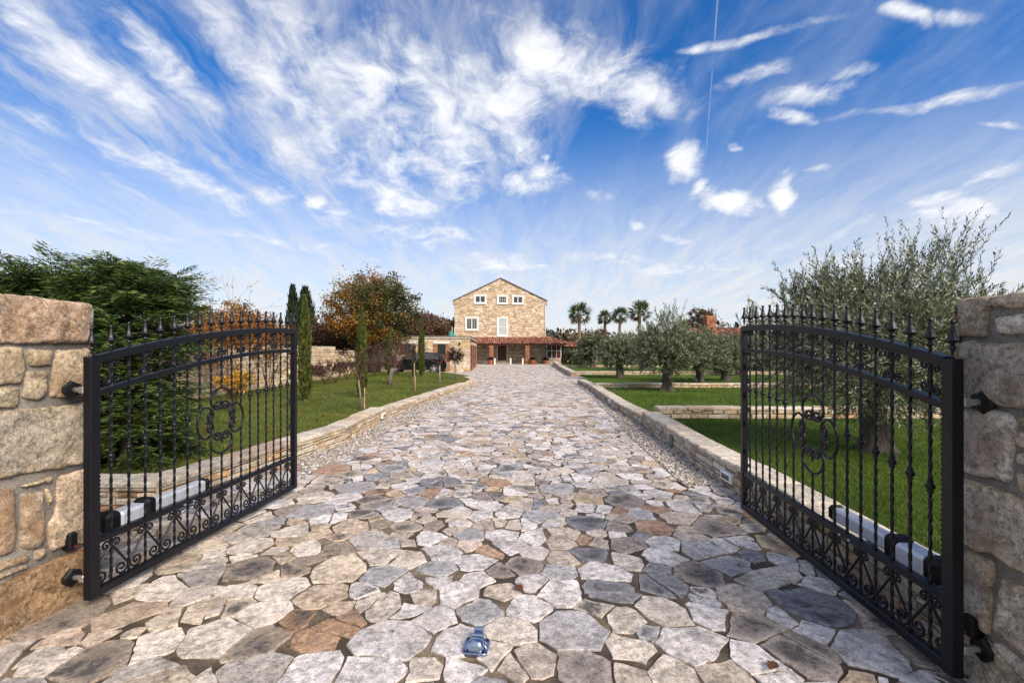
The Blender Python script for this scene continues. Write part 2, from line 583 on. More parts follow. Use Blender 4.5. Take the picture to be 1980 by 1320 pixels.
M_PAVE = stone_mat('paving_stone', 1.05, 1.0, 0.014, 0.34, 0.85, con=1.25, palek=.16)
M_PILLAR = stone_mat('pillar_stone', 1.9, 1.0, 0.035, 0.75, 0.92, con=1.4, palek=.55)
M_WALL = stone_mat('wall_stone', 1.2, 0.8, 0.014, 0.45)
M_FACADE = stone_mat('facade_stone', 0.45, 0.6, 0.02, 0.22, con=.75)
M_BRICK = stone_mat('brick', 0.8, 0.5, 0.01, 0.1)
M_MORTAR = mortar_mat('mortar', (0.20, 0.18, 0.155), (0.31, 0.275, 0.23))
M_JOINT = mortar_mat('joint_mortar', (0.050, 0.036, 0.025), (0.27, 0.205, 0.14), 1.7)
M_PALEJ = mortar_mat('pale_joint', (0.30, 0.24, 0.17), (0.42, 0.34, 0.25))
M_DARKJ = mortar_mat('dark_joint', (0.16, 0.11, 0.06), (0.28, 0.20, 0.12))
M_IRON = plain('black_iron', (0.005, 0.0055, 0.009), 0.40, 0.0, 0.32, 0.2, 30.0, 0.1)
M_IRON2 = plain('black_plastic', (0.005, 0.005, 0.006), 0.5, 0.0, 0.3, 0.1)
M_ALU = plain('brushed_aluminium', (0.66, 0.70, 0.76), 0.40, 0.35, 0.5, 0.05, 20)
M_ZINC = plain('zinc_plate', (0.36, 0.42, 0.55), 0.26, 1.0, 0.5, 0.2, 40)
M_BOLT = plain('steel_bolt', (0.62, 0.62, 0.64), 0.35, 0.9)
M_PEB = stone_mat('pebble', 6.0, 0.2, 0.003, 0.1, 0.75)
M_LAWN = lawn_mat('lawn_turf', (0.045, 0.085, 0.008), (0.075, 0.125, 0.012), (0.11, 0.15, 0.022))
M_LAWN2 = lawn_mat('lawn_turf_dry', (0.065, 0.085, 0.014), (0.12, 0.132, 0.022), (0.22, 0.18, 0.06))
M_FIELD = lawn_mat('field_ground', (0.06, 0.07, 0.025), (0.10, 0.085, 0.04), (0.12, 0.10, 0.05))
M_LEAF = leaf_mat('leaf')
M_NEEDLE = leaf_mat('needle', 0.55, 0.15, 0.3)
M_OLIVE = leaf_mat('olive_leaf', 0.42, 0.12, 0.5)
M_GRASS = leaf_mat('grass_blade', 0.6, 0.3, 0.25)
M_BARK = bark_mat('bark')
M_WHITE = plain('white_stone_trim', (0.74, 0.70, 0.66), 0.7, 0, 0.4, 0.08)
M_WPAINT = plain('white_paint', (0.80, 0.80, 0.80), 0.45, 0, 0.5, 0.04)
M_GLASS = glass_mat('window_glass', (0.035, 0.042, 0.048))
M_CURTAIN = plain('curtain_behind_glass', (0.42, 0.47, 0.48), 0.25, 0, 0.6, 0.08)
M_WOOD = plain('dark_wood', (0.085, 0.035, 0.018), 0.5, 0, 0.4, 0.3, 5)
M_TILE = stone_mat('roof_tile', 0.6, 0.4, 0.01, 0.15, 0.8)
M_SLATE = plain('roof_edge', (0.17, 0.155, 0.145), 0.7, 0, 0.3, 0.15)
M_TERRA = plain('terracotta', (0.42, 0.115, 0.05), 0.7, 0, 0.3, 0.15)
M_CAR = plain('black_car_paint', (0.010, 0.011, 0.014), 0.18, 0.2, 0.7, 0.05)
M_RUBBER = plain('tyre_rubber', (0.012, 0.012, 0.012), 0.8)
M_RED = plain('red_lens', (0.16, 0.010, 0.01), 0.25)
M_TEAL = plain('teal_canvas', (0.02, 0.26, 0.22), 0.7, 0, 0.3, 0.25, 6)
M_CHIM = M_BRICK

# ------------------------------------------------------------------ masonry
CREAM = [((0.56, 0.46, 0.33), 5), ((0.62, 0.54, 0.43), 4), ((0.50, 0.37, 0.22), 3), ((0.45, 0.38, 0.30), 2), ((0.60, 0.40, 0.20), 1.6), ((0.42, 0.24, 0.12), .5)]
WARM = [((0.52, 0.40, 0.26), 5), ((0.58, 0.48, 0.35), 4), ((0.47, 0.33, 0.19), 3), ((0.40, 0.31, 0.22), 1.6), ((0.52, 0.31, 0.15), 1.5), ((0.62, 0.56, 0.46), 1.5)]
GREYW = [((0.56, 0.49, 0.40), 5), ((0.63, 0.56, 0.47), 4), ((0.49, 0.40, 0.30), 3), ((0.40, 0.35, 0.30), 1.4), ((0.56, 0.42, 0.26), 2.2)]
BRICKC = [((0.36, 0.12, 0.055), 4), ((0.42, 0.17, 0.08), 3), ((0.28, 0.085, 0.045), 2), ((0.45, 0.23, 0.13), 1)]
PAVEC = [((0.57, 0.53, 0.52), 6), ((0.58, 0.51, 0.445), 4), ((0.41, 0.395, 0.405), 2.4), ((0.47, 0.395, 0.335), 3.2), ((0.34, 0.29, 0.26), 1.8), ((0.37, 0.24, 0.165), .8), ((0.26, 0.255, 0.28), .9), ((0.65, 0.605, 0.59), 4.5), ((0.52, 0.43, 0.38), 2), ((0.50, 0.39, 0.27), 1.2)]


def pick(pal, j=0.12):
    c = random.choices([p[0] for p in pal], [p[1] for p in pal])[0]
    return vcol(c, j)


def course_wall(mb, fr, L, H, rows=(0.07, 0.14), widths=(0.14, 0.4), pal=CREAM, proud=(0.004, 0.02), gap=0.007, holes=(), lim=None, a0=0.0, b0=0.0, mat=0, lich=0.25, flat=False):
    """stones laid in courses on a flat face; fr(along, up, out) gives the place"""
    b = b0
    while b < b0 + H - 0.015:
        h = rnd(*rows)
        if b + h > b0 + H - rows[0] * .6: h = b0 + H - b
        lo, hi = (a0, a0 + L) if lim is None else lim(b + h * .5)
        spans = [(lo, hi)]
        for (x0, z0, x1, z1) in holes:
            if z0 < b + h * .5 < z1:
                ns = []
                for (s0, s1) in spans:
                    if x1 <= s0 or x0 >= s1: ns.append((s0, s1)); continue
                    if x0 - s0 > .03: ns.append((s0, x0))
                    if s1 - x1 > .03: ns.append((x1, s1))
                spans = ns
        for (s0, s1) in spans:
            a = s0
            while a < s1 - 0.01:
                w = rnd(*widths) * (0.8 + h / rows[1] * .4)
                if a + w > s1 - widths[0] * .6: w = s1 - a
                hh = h
                if not flat and rnd(0, 1) < .10 and h > rows[0] * 1.3:
                    parts = [(b, h * .5), (b + h * .5, h * .5)]
                else:
                    parts = [(b, hh)]
                for (bb, h2) in parts:
                    c = pick(pal)
                    p = rnd(*proud)
                    g_ = gap * rnd(.6, 1.4)
                    x0, x1, y0, y1 = a + g_, a + w - g_, bb + g_, bb + h2 - g_
                    if x1 - x0 < .01 or y1 - y0 < .01: continue
                    j = min(gap * .9, (y1 - y0) * .12)
                    cs = [(x0 + rnd(-j, j), y0 + rnd(-j, j)), (x1 + rnd(-j, j), y0 + rnd(-j, j)), (x1 + rnd(-j, j), y1 + rnd(-j, j)), (x0 + rnd(-j, j), y1 + rnd(-j, j))]
                    e = min(.012, (y1 - y0) * .2, (x1 - x0) * .2)
                    mx, my = (x0 + x1) / 2, (y0 + y1) / 2
                    ins = [(q[0] + (e if q[0] < mx else -e), q[1] + (e if q[1] < my else -e)) for q in cs]
                    vs = [fr(q[0], q[1], -.01) for q in cs] + [fr(q[0], q[1], p * .5) for q in cs] + [fr(q[0], q[1], p + rnd(-.004, .004)) for q in ins]
                    fs = [(8, 9, 10, 11)]
                    for i in range(4):
                        k = (i + 1) % 4
                        fs += [(i, k, k + 4, i + 4), (i + 4, k + 4, k + 8, i + 8)]
                    al = lich * rnd(0, 1) ** 2
                    mb.add(vs, fs, (c[0], c[1], c[2], al), mat)
                a += w
        b += h


def rock(mb, poly, fr, bulge=0.03, rough=0.02, col=(.5, .5, .5, 0), seg=0.03, mat=0, jit=0.008, rings=None, inner_col=None):
    """one rough-hewn block with a bulging broken face, outline poly in face units"""
    n = len(poly)
    area = sum(poly[i][0] * poly[(i + 1) % n][1] - poly[(i + 1) % n][0] * poly[i][1] for i in range(n))
    if area < 0: poly = poly[::-1]
    pts = []
    for i in range(n):
        a, b = poly[i], poly[(i + 1) % n]
        d = math.dist(a, b)
        k = max(1, int(d / seg))
        for t in range(k):
            q = t / k
            pts.append((a[0] + (b[0] - a[0]) * q, a[1] + (b[1] - a[1]) * q))
    m = len(pts)
    sm = [((pts[i - 1][0] + pts[i][0] * 2 + pts[(i + 1) % m][0]) / 4, (pts[i - 1][1] + pts[i][1] * 2 + pts[(i + 1) % m][1]) / 4) for i in range(m)]
    sx, sy = rnd(0, 90), rnd(0, 90)
    pts = [(p[0] + jit * mnoise.noise((p[0] * 14 + sx, p[1] * 14, 1)) * 1.6, p[1] + jit * mnoise.noise((p[0] * 14, p[1] * 14 + sy, 5)) * 1.6) for p in sm]
    cx = sum(p[0] for p in pts) / m; cy = sum(p[1] for p in pts) / m
    tone = inner_col or col
    span = max(math.hypot(p[0] - cx, p[1] - cy) for p in pts)
    flat_pts, u_of = [], []
    for ins in (0.0, .004, .012, .028):                     # rounded arris
        k = 1 - ins / max(.03, span * .55)
        for p in pts:
            flat_pts.append((cx + (p[0] - cx) * k, cy + (p[1] - cy) * k)); u_of.append(ins)
    inner = [(cx + (p[0] - cx) * (1 - .036 / max(.04, span * .55)), cy + (p[1] - cy) * (1 - .036 / max(.04, span * .55))) for p in pts]
    xs = [p[0] for p in inner]; ys = [p[1] for p in inner]
    gx_ = min(xs)
    while gx_ < max(xs):
        gy_ = min(ys)
        while gy_ < max(ys):
            q = (gx_ + rnd(-.3, .3) * seg, gy_ + rnd(-.3, .3) * seg)
            if inside(q[0], q[1], inner): flat_pts.append(q); u_of.append(.05)
            gy_ += seg
        gx_ += seg
    ov, oe, of, orig, _a, _b = mgeo.delaunay_2d_cdt([Vector(p) for p in flat_pts], [], [list(range(m))], 1, 1e-6)
    vs, cs = [], []
    for k, v in enumerate(ov):
        x, y = v.x, v.y
        u = u_of[orig[k][0]] if orig[k] else .03
        if u == 0: h = -.02
        else:
            h = bulge * (.45 if u < .006 else .75 if u < .02 else .92 if u < .04 else 1.0)
            d = mnoise.noise((x * 6 + sx, y * 6, sy)) * 1.1 + mnoise.noise((x * 16 + sx, y * 16, sy)) * .8 - abs(mnoise.noise((x * 38, y * 38 + sx, sy))) * .8
            h += rough * d * min(1, u * 30)
        vs.append(fr(x, y, h))
        k2 = min(1, u * 20) * (.5 + .5 * mnoise.noise((x * 5 + sx, y * 5 + sy, 3.3)) + .25)
        k2 = min(1, max(0, k2))
        cs.append(tuple(col[c_] + (tone[c_] - col[c_]) * k2 for c_ in range(4)))
    mb.add(vs, [tuple(f) for f in of], cs, mat)


def inside(x, y, poly):
    c = False
    j = len(poly) - 1
    for i in range(len(poly)):
        xi, yi = poly[i]; xj, yj = poly[j]
        if (yi > y) != (yj > y) and x < (xj - xi) * (y - yi) / (yj - yi) + xi: c = not c
        j = i
    return c


# ------------------------------------------------------------------ ground
gmb = MB()
gmb.add([(-900, -300, -.06), (900, -300, -.06), (900, 1500, -.06), (-900, 1500, -.06)], [(0, 1, 2, 3)])
tag(gmb.build('ground', M_FIELD), 'dry open field behind the villa garden', 'ground', kind='structure')

LWALL = [gp(303, 970), gp(582.4, 887), gp(667, 856), gp(743.6, 812)]           # foot of the left low wall, near section
LWALL[0] = (-3.45, 4.45)
LWALL2 = [gp(748, 811), gp(792.4, 791.7), gp(858, 767), gp(902, 750.5)]
LWALL3 = [gp(902, 750.5), gp(919.7, 739), gp(917, 736.5), gp(905, 733)]
RWALL = [(2.33, 2.35), gp(1424.6, 951.5), gp(1344, 898.5), gp(1261, 837), gp(1243, 823)]
RWALL2 = [gp(1241, 822), gp(1188.5, 791), gp(1142, 755), gp(1117.4, 742)]
LGRAV = [gp(585, 928), gp(603, 913), gp(675.8, 879.7), gp(752, 833), gp(813.6, 804.4), gp(871, 771.5), gp(937, 742)]
RGRAV = [gp(1392, 941), gp(1320.6, 937.7), gp(1286.7, 907), gp(1205, 833.6), gp(1184, 806), gp(1165, 789), gp(1142, 763.6), gp(1103.6, 738)]
FORE_L = [gp(917, 738), gp(905, 728), gp(870, 723.5), gp(800, 722), gp(733, 721.5)]

drive_poly = [(-3.9, .6), (-3.5, 4.3), (-3.12, 5.2)] + LGRAV + [gp(925, 737)] + FORE_L + [(-12, 32), (-12, 36), (-8, 54), (5.4, 54), (4.6, 46), (3.6, 41), (3.7, 28), (8, 27.6), (8, 25.4), (3.2, 24.6), (3.0, 21.6)] + RGRAV[::-1] + [(2.62, 5.0), (2.4, 2.3), (3.3, .6)]


# paving: big flagstones copied from the photograph near the gate, more of the same towards the house
SEEDS_PX = [
    (757, 1241, .33, 0), (654, 1102, .31, 1), (624, 1226, .22, 5), (733, 1168, .25, 1), (885, 1150, .20, 0), (933, 1180, .20, 2), (836, 1196, .16, 0), (888, 1243, .17, 0), (960, 1264, .13, 1),
    (506, 1241, .20, 4), (506, 1187, .20, 7), (418, 1232, .27, 7), (491, 1302, .22, 2), (600, 1305, .20, 7), (721, 1302, .28, 0), (891, 1302, .15, 7), (827, 1302, .12, 1), (624, 1153, .24, 3), (542, 1138, .24, 7),
    (476, 1102, .36, 4), (485, 1058, .29, 7), (594, 1061, .22, 7), (648, 1056, .16, 4), (679, 1017, .27, 3), (712, 1041, .24, 2), (742, 1114, .20, 2), (742, 1075, .17, 0), (791, 1081, .17, 1), (845, 1103, .18, 2),
    (854, 1068, .20, 0), (830, 1041, .22, 0), (903, 1035, .18, 2), (921, 1087, .20, 0), (927, 1120, .10, 7), (976, 1104, .20, 4), (966, 1144, .15, 3), (791, 1129, .17, 0), (818, 1156, .14, 3), (570, 1027, .22, 0),
    (512, 1020, .29, 2), (491, 999, .22, 1), (609, 990, .31, 2), (636, 1002, .22, 7), (727, 971, .34, 4), (694, 941, .37, 2), (606, 962, .26, 1), (770, 996, .22, 0), (791, 970, .28, 2), (864, 974, .26, 6),
    (851, 932, .40, 6), (939, 959, .26, 4), (942, 980, .18, 0), (930, 997, .17, 0), (951, 1012, .22, 3), (970, 1035, .18, 0), (1109, 1220, .33, 2), (1218, 1259, .22, 1), (1336, 1250, .33, 0), (1291, 1187, .25, 1),
    (1206, 1199, .19, 1), (1170, 1144, .26, 6), (1164, 1105, .24, 7), (1082, 1144, .24, 7), (1018, 1178, .20, 7), (991, 1218, .21, 1), (1009, 1095, .25, 4), (1030, 1129, .14, 0), (1079, 1108, .13, 2), (1088, 1080, .16, 3),
    (1139, 1071, .22, 6), (1212, 1053, .25, 4), (1212, 1085, .19, 1), (1282, 1077, .21, 0), (1285, 1129, .25, 6), (1348, 1112, .29, 4), (1360, 1062, .26, 2), (1415, 1092, .24, 2), (1433, 1160, .26, 3), (1367, 1190, .20, 7),
    (1460, 1213, .25, 4), (1133, 1011, .32, 6), (1260, 1020, .26, 5), (1336, 1035, .18, 3), (1385, 1021, .30, 4), (988, 1056, .19, 0), (1033, 1041, .15, 7), (1082, 1050, .16, 3), (1097, 1035, .13, 3), (1051, 997, .22, 2),
    (1206, 968, .34, 4), (1242, 996, .18, 2), (1200, 1002, .18, 3), (1191, 1020, .16, 4), (1021, 1284, .24, 3), (1133, 1293, .26, 4), (1218, 1302, .18, 3), (1294, 1299, .24, 1), (1397, 1302, .24, 3), (1476, 1284, .27, 7),
    (1571, 1170, .40, 6), (1539, 1262, .32, 4), (1680, 1262, .27, 0), (1475, 1120, .20, 1), (120, 1190, .42, 4), (312, 1147, .24, 7), (409, 1113, .28, 2), (348, 1084, .24, 3), (394, 1057, .26, 1), (250, 1190, .30, 3), (290, 1250, .22, 7), (200, 1275, .30, 4),
    (640, 906, .42, 5), (960, 934, .24, 5), (1080, 945, .30, 2), (1010, 930, .24, 1), (760, 905, .34, 2), (1180, 930, .30, 1), (1275, 955, .24, 0),
]
seeds = []
for (px, py, r_, ci) in SEEDS_PX:
    x, y = gp(px, py)
    seeds.append((x, y, r_ * .56 * (.93 if y < 4 else 1), ci))
grid = {}


def gadd(i):
    x, y = seeds[i][0], seeds[i][1]
    grid.setdefault((int(math.floor(x / .7)), int(math.floor(y / .7))), []).append(i)


for i in range(len(seeds)): gadd(i)


def near(x, y, k=1):
    gx, gy = int(math.floor(x / .7)), int(math.floor(y / .7))
    for a in range(-k, k + 1):
        for b in range(-k, k + 1):
            for i in grid.get((gx + a, gy + b), ()): yield i


bound = [(x * 1.0, y) for x, y in drive_poly]
for size, tries in ((.25, 3500), (.20, 7000), (.15, 12000), (.10, 15000), (.065, 9000)):
    for _ in range(tries):
        y = .5 + 53.5 * random.random() ** 1.12
        x = rnd(-5.2, 5.5) if y < 27 else rnd(-12, 8)
        if not inside(x, y, bound): continue
        r_ = size * rnd(.85, 1.15)
        ok = True
        for i in near(x, y):
            s_ = seeds[i]
            if (s_[0] - x) ** 2 + (s_[1] - y) ** 2 < ((s_[2] + r_) * (.88 if s_[3] >= 0 else .60)) ** 2: ok = False; break
        if ok:
            seeds.append((x, y, r_, -1)); gadd(len(seeds) - 1)

pv = MB()
pv.mat = 0


def cut(poly, nx, ny, off_):
    """keep the part of a convex outline with p.n <= off"""
    out = []
    for k in range(len(poly)):
        a, b = poly[k], poly[(k + 1) % len(poly)]
        da, db = a[0] * nx + a[1] * ny - off_, b[0] * nx + b[1] * ny - off_
        if da <= 0: out.append(a)
        if (da < 0) != (db < 0) and abs(da - db) > 1e-9:
            t = da / (da - db)
            out.append((a[0] + (b[0] - a[0]) * t, a[1] + (b[1] - a[1]) * t))
    return out


def stone(i, x, y, r_, ci, poly):
    # uneven joints: every edge drawn in by its own amount and a little out of parallel
    gx_ = sum(p[0] for p in poly) / len(poly); gy_ = sum(p[1] for p in poly) / len(poly)
    x, y = x + gx_, y + gy_
    poly = [(p[0] - gx_, p[1] - gy_) for p in poly]
    src = list(poly)
    flush = x < -1.1 and y < 4
    for k in range(len(src)):
        a, b = src[k], src[(k + 1) % len(src)]
        L_ = math.dist(a, b)
        if L_ < .004: continue
        nx, ny = (b[1] - a[1]) / L_, -(b[0] - a[0]) / L_
        t_ = rnd(-.05, .05)
        nx, ny = nx * math.cos(t_) - ny * math.sin(t_), nx * math.sin(t_) + ny * math.cos(t_)
        mx, my = (a[0] + b[0]) / 2, (a[1] + b[1]) / 2
        gp_ = rnd(.0015, .007) + (rnd(0, .012) if rnd(0, 1) < .2 else 0)
        if flush: gp_ *= .55
        poly = cut(poly, nx, ny, mx * nx + my * ny - gp_)
        if len(poly) < 3: return
    for k in range(len(src)):                                # chipped corners
        if rnd(0, 1) < .30:
            d = math.hypot(*src[k])
            if d > .05: poly = cut(poly, src[k][0] / d, src[k][1] / d, d - rnd(.015, .06))
            if len(poly) < 3: return
    A = abs(sum(poly[k][0] * poly[(k + 1) % len(poly)][1] - poly[(k + 1) % len(poly)][0] * poly[k][1] for k in range(len(poly)))) / 2
    if A < .0012: return
    ext = max(math.hypot(*p) for p in poly)
    seg = .035 if y < 5 else .06 if y < 10 else .12 if y < 20 else .3
    pts = []
    for k in range(len(poly)):
        a, b = poly[k], poly[(k + 1) % len(poly)]
        n_ = max(1, int(math.dist(a, b) / seg))
        for t in range(n_):
            q = t / n_
            pts.append((a[0] + (b[0] - a[0]) * q, a[1] + (b[1] - a[1]) * q))
    m = len(pts)
    if m < 3: return
    if y < 20:
        pts = [(p[0] + .016 * mnoise.noise(((x + p[0]) * 8, (y + p[1]) * 8, i)) + .009 * mnoise.noise(((x + p[0]) * 28, (y + p[1]) * 28, i)) + rnd(-.002, .002),
                p[1] + .016 * mnoise.noise(((x + p[0]) * 8, (y + p[1]) * 8, i + 9.5)) + .009 * mnoise.noise(((x + p[0]) * 28, (y + p[1]) * 28, i + 9.5)) + rnd(-.002, .002)) for p in pts]
    c = vcol(PAVEC[ci][0], .08) if ci >= 0 else pick(PAVEC, .10)
    if x < -1.0 and y < 4.2: c = (c[0] * .98 + .02, c[1] * .91 + .02, c[2] * .82 + .01)
    li = (rnd(.4, .7) if ci in (4, 6) else rnd(.25, .5) if ci == 2 else rnd(0, .25)) if ci >= 0 else (rnd(.3, .75) if rnd(0, 1) < .30 else rnd(0, .25))
    h = rnd(.006, .012)
    tx_, ty_ = rnd(-.012, .012), rnd(-.012, .012)
    rg = ((1.0, -.01, 0), (.99, h - .003, .25), (.972, h, .4), (.72, h, .75), (.40, h, 1.0)) if y < 12 else ((1.0, -.005, 0), (.96, h, .4), (.55, h, 1.0))
    vs, cs = [], []
    lx, ly = rnd(-.12, .12) * ext, rnd(-.12, .12) * ext
    for (s_, z_, al) in rg:
        for p in pts:
            k = 1 - s_
            X, Y_ = p[0] * s_ + lx * k, p[1] * s_ + ly * k
            zz = z_ + (X * tx_ + Y_ * ty_ if z_ > 0 else 0) + (.0035 * mnoise.noise(((x + X) * 9, (y + Y_) * 9, i)) if s_ < .98 else 0)
            vs.append((x + X, y + Y_, zz))
            cs.append((c[0], c[1], c[2], li * al))
    vs.append((x + lx, y + ly, h)); cs.append((c[0], c[1], c[2], li))
    fs = []
    for r2 in range(len(rg) - 1):
        for k in range(m):
            k2 = (k + 1) % m
            fs.append((r2 * m + k, r2 * m + k2, (r2 + 1) * m + k2, (r2 + 1) * m + k))
    L0 = (len(rg) - 1) * m
    for k in range(m): fs.append((L0 + k, L0 + (k + 1) % m, L0 + m))
    pv.add(vs, fs, cs, 0)


for i, (x, y, r_, ci) in enumerate(seeds):
    if y > 54 or not inside(x, y, drive_poly): continue
    poly = [(-.8, -.8), (.8, -.8), (.8, .8), (-.8, .8)]
    rw = r_ if ci >= 0 else r_ * .6
    for j in near(x, y, 2):
        if j == i: continue
        qx, qy, qr, qc = seeds[j]
        if qc < 0: qr *= .6
        d = math.hypot(qx - x, qy - y)
        if d > 1.6 or d < 1e-6: continue
        poly = cut(poly, (qx - x) / d, (qy - y) / d, (d * d + rw * rw - qr * qr) / (2 * d))
        if len(poly) < 3: break
    if len(poly) < 3: continue
    pieces = [poly]
    # flags break: big cells are split by a crack into two or three angular stones
    for _ in range(2):
        nx_ = []
        for pl in pieces:
            A = abs(sum(pl[k][0] * pl[(k + 1) % len(pl)][1] - pl[(k + 1) % len(pl)][0] * pl[k][1] for k in range(len(pl)))) / 2
            lim_ = (.42 if y < 4.5 else .25) if ci >= 0 else .05
            if (ci < 0 and rnd(0, 1) < .45 and A > lim_) or A > .42 or (ci >= 0 and A > .07 and rnd(0, 1) < .16):
                gx_ = sum(p[0] for p in pl) / len(pl); gy_ = sum(p[1] for p in pl) / len(pl)
                a_ = rnd(0, math.pi)
                nx, ny = math.cos(a_), math.sin(a_)
                o_ = gx_ * nx + gy_ * ny + rnd(-.06, .06)
                nx_ += [cut(pl, nx, ny, o_), cut(pl, -nx, -ny, -o_)]
            else:
                nx_.append(pl)
        pieces = [p for p in nx_ if len(p) >= 3]
    for pl in pieces:
        stone(i, x, y, r_, ci, pl)
# mortar bed under the stones
bed = [(-9, -3), (-9, 2), (-3.6, 4.4), (-3.4, 4.6)] + LWALL[1:] + LWALL2 + LWALL3[:2] + FORE_L + [(-14, 32), (-14, 36), (-9, 57), (7, 57), (5, 46), (3.9, 41), (4, 28.2), (14, 28.2), (14, 25.2), (3.4, 24.4), (3.3, 21)] + RWALL2[::-1] + RWALL[::-1] + [(2.4, 2.0), (9, 2), (9, -3)]
pv.add([(p[0], p[1], 0.0) for p in bed], [tuple(range(len(bed)))], (1, 1, 1, 0), 1)
drv = pv.build('driveway', [M_PAVE, M_JOINT], None)
tag(drv, 'crazy paved stone driveway leading to the house', 'driveway', kind='structure')

# ------------------------------------------------------------------ gravel strips
gv = MB()
strip_l = LGRAV + [LWALL2[-1], LWALL2[2], LWALL2[1], LWALL2[0], LWALL[2], LWALL[1]]
strip_r = RGRAV + [RWALL2[-1], RWALL2[2], RWALL2[1], RWALL2[0], RWALL[3], RWALL[2], (2.58, 5.3)]
pebble_pal = [((0.40, 0.36, 0.33), 4), ((0.26, 0.235, 0.22), 4), ((0.58, 0.54, 0.50), 2.2), ((0.32, 0.26, 0.21), 2.5), ((0.13, 0.12, 0.12), 3), ((0.40, 0.24, 0.15), .6)]  # wide stone tones; the darkest also put shadow between pebbles into the colour


def pebbles(name, strip, n, label):
    mb = MB()
    mb.add([(p[0], p[1], .005) for p in strip], [tuple(range(len(strip)))], (.16, .135, .115, 0))
    ys = [p[1] for p in strip]
    cnt = 0
    while cnt < n:
        y = min(ys) + (max(ys) - min(ys)) * random.random() ** 1.8
        x = rnd(-3.5, 3.6)
        if not inside(x, y, strip): continue
        cnt += 1
        r_ = rnd(.012, .027) * (1 if y < 10 else 1.3)
        c = pick(pebble_pal, .2)
        a = rnd(0, 6.28); e = rnd(.6, .95); t = rnd(.45, .75)
        ca, sa = math.cos(a), math.sin(a)
        z = .006 + r_ * t * rnd(.3, 1.3)
        ring = []
        for k in range(6):
            q = k * math.pi / 3 + rnd(-.2, .2)
            X, Y_ = r_ * math.cos(q) * rnd(.85, 1.1), r_ * e * math.sin(q) * rnd(.85, 1.1)
            ring.append((x + X * ca - Y_ * sa, y + X * sa + Y_ * ca, z + rnd(-.1, .1) * r_))
        tr = [((p[0] - x) * .62 + x, (p[1] - y) * .62 + y, z + r_ * t * .8) for p in ring]
        vs = ring + tr + [(x, y, z + r_ * t)]
        fs = [(k, (k + 1) % 6, (k + 1) % 6 + 6, k + 6) for k in range(6)] + [(6 + k, 6 + (k + 1) % 6, 12) for k in range(6)]
        mb.add(vs, fs, c)
    o = mb.build(name, M_PEB, None, smooth=True)
    tag(o, label, 'gravel', kind='stuff')


pebbles('gravel', strip_l, 9500, 'rounded pebbles filling the strip along the left low wall')
pebbles('gravel', strip_r, 9500, 'rounded pebbles filling the strip along the right low wall')

# ------------------------------------------------------------------ lawns
LZ = .12


def lawn(name, poly, mat, label, z=LZ):
    mb = MB()
    mb.prism(poly, -.05, z)
    tag(mb.build(name, mat), label, 'lawn', kind='structure')


lw_in = [(x - .28, y) for x, y in LWALL + LWALL2 + LWALL3[1:2]]
lawn('lawn', [(-16, 4.7), (-3.7, 4.7)] + lw_in[1:] + [gp(905, 729.5, 0), gp(870, 724, 0), gp(800, 722.5), gp(733, 722), (-14, 31)], M_LAWN2, 'patchy lawn left of the driveway')
rw_in = [(x + .28, y) for x, y in RWALL + RWALL2]
lawn('lawn', [(30, 1.8), (30, 24.4), (3.6, 24.4), (3.45, 21.0)] + rw_in[::-1], M_LAWN, 'deep green lawn right of the driveway')
lawn('lawn', [(40, 25.5), (40, 60), (6, 60), (4.9, 46), (4.3, 41), (4.15, 28.2), (4.6, 26.2), (5.4, 25.5)], M_LAWN, 'far green lawn terrace beside the forecourt')


def grass(name, areas, mat, label, pal):
    V, C = [], []
    for (n, x0, x1, y0, y1, hgt, wid, test) in areas:
        pts = np.empty((0, 2))
        while len(pts) < n:
            yy = y0 + (y1 - y0) * rng.random(n) ** 1.4
            xx = x0 + (x1 - x0) * rng.random(n)
            keep = np.array([test(a, b) for a, b in zip(xx, yy)])
            pts = np.concatenate([pts, np.stack([xx, yy], 1)[keep]])
        pts = pts[:n]
        a = rng.random(n) * 2 * math.pi
        h = hgt * (.5 + rng.random(n))
        # tufts: mowing and growth make patches
        lean = rng.normal(0, .55, (n, 2)) * h[:, None]
        w = wid * (.6 + .8 * rng.random(n))
        s = np.stack([np.cos(a) * w, np.sin(a) * w], 1)
        base = np.full((n, 1), LZ - .004)
        v0 = np.concatenate([pts - s * .5, base], 1); v1 = np.concatenate([pts + s * .5, base], 1)
        v2 = np.concatenate([pts + lean, base + h[:, None]], 1)
        V.append(np.stack([v0, v1, v2], 1).reshape(-1, 3))
        pi = rng.integers(0, len(pal), n)
        patch = np.array([mnoise.noise((a_ * .55, b_ * .55, 3.0)) + .6 * mnoise.noise((a_ * 1.7, b_ * 1.7, 8.0)) for a_, b_ in pts])[:, None]
        c = np.array(pal)[pi] * (.7 + .6 * rng.random((n, 1))) * (1 + .45 * patch) + np.clip(patch - .12, 0, 1) * np.array([.09, .055, .01])
        c = np.clip(c, .004, 1)
        C.append(np.repeat(c, 3, 0))
    V = np.concatenate(V); C = np.concatenate(C)
    f = np.arange(len(V)).reshape(-1, 3)
    o = np_mesh(name, V, f, np.concatenate([C, np.zeros((len(C), 1))], 1), mat)
    tag(o, label, 'grass', kind='stuff')


def interp(line, y):
    for a, b in zip(line, line[1:]):
        if a[1] <= y <= b[1]: return a[0] + (b[0] - a[0]) * (y - a[1]) / max(1e-6, b[1] - a[1])
    return line[-1][0] if y > line[-1][1] else line[0][0]


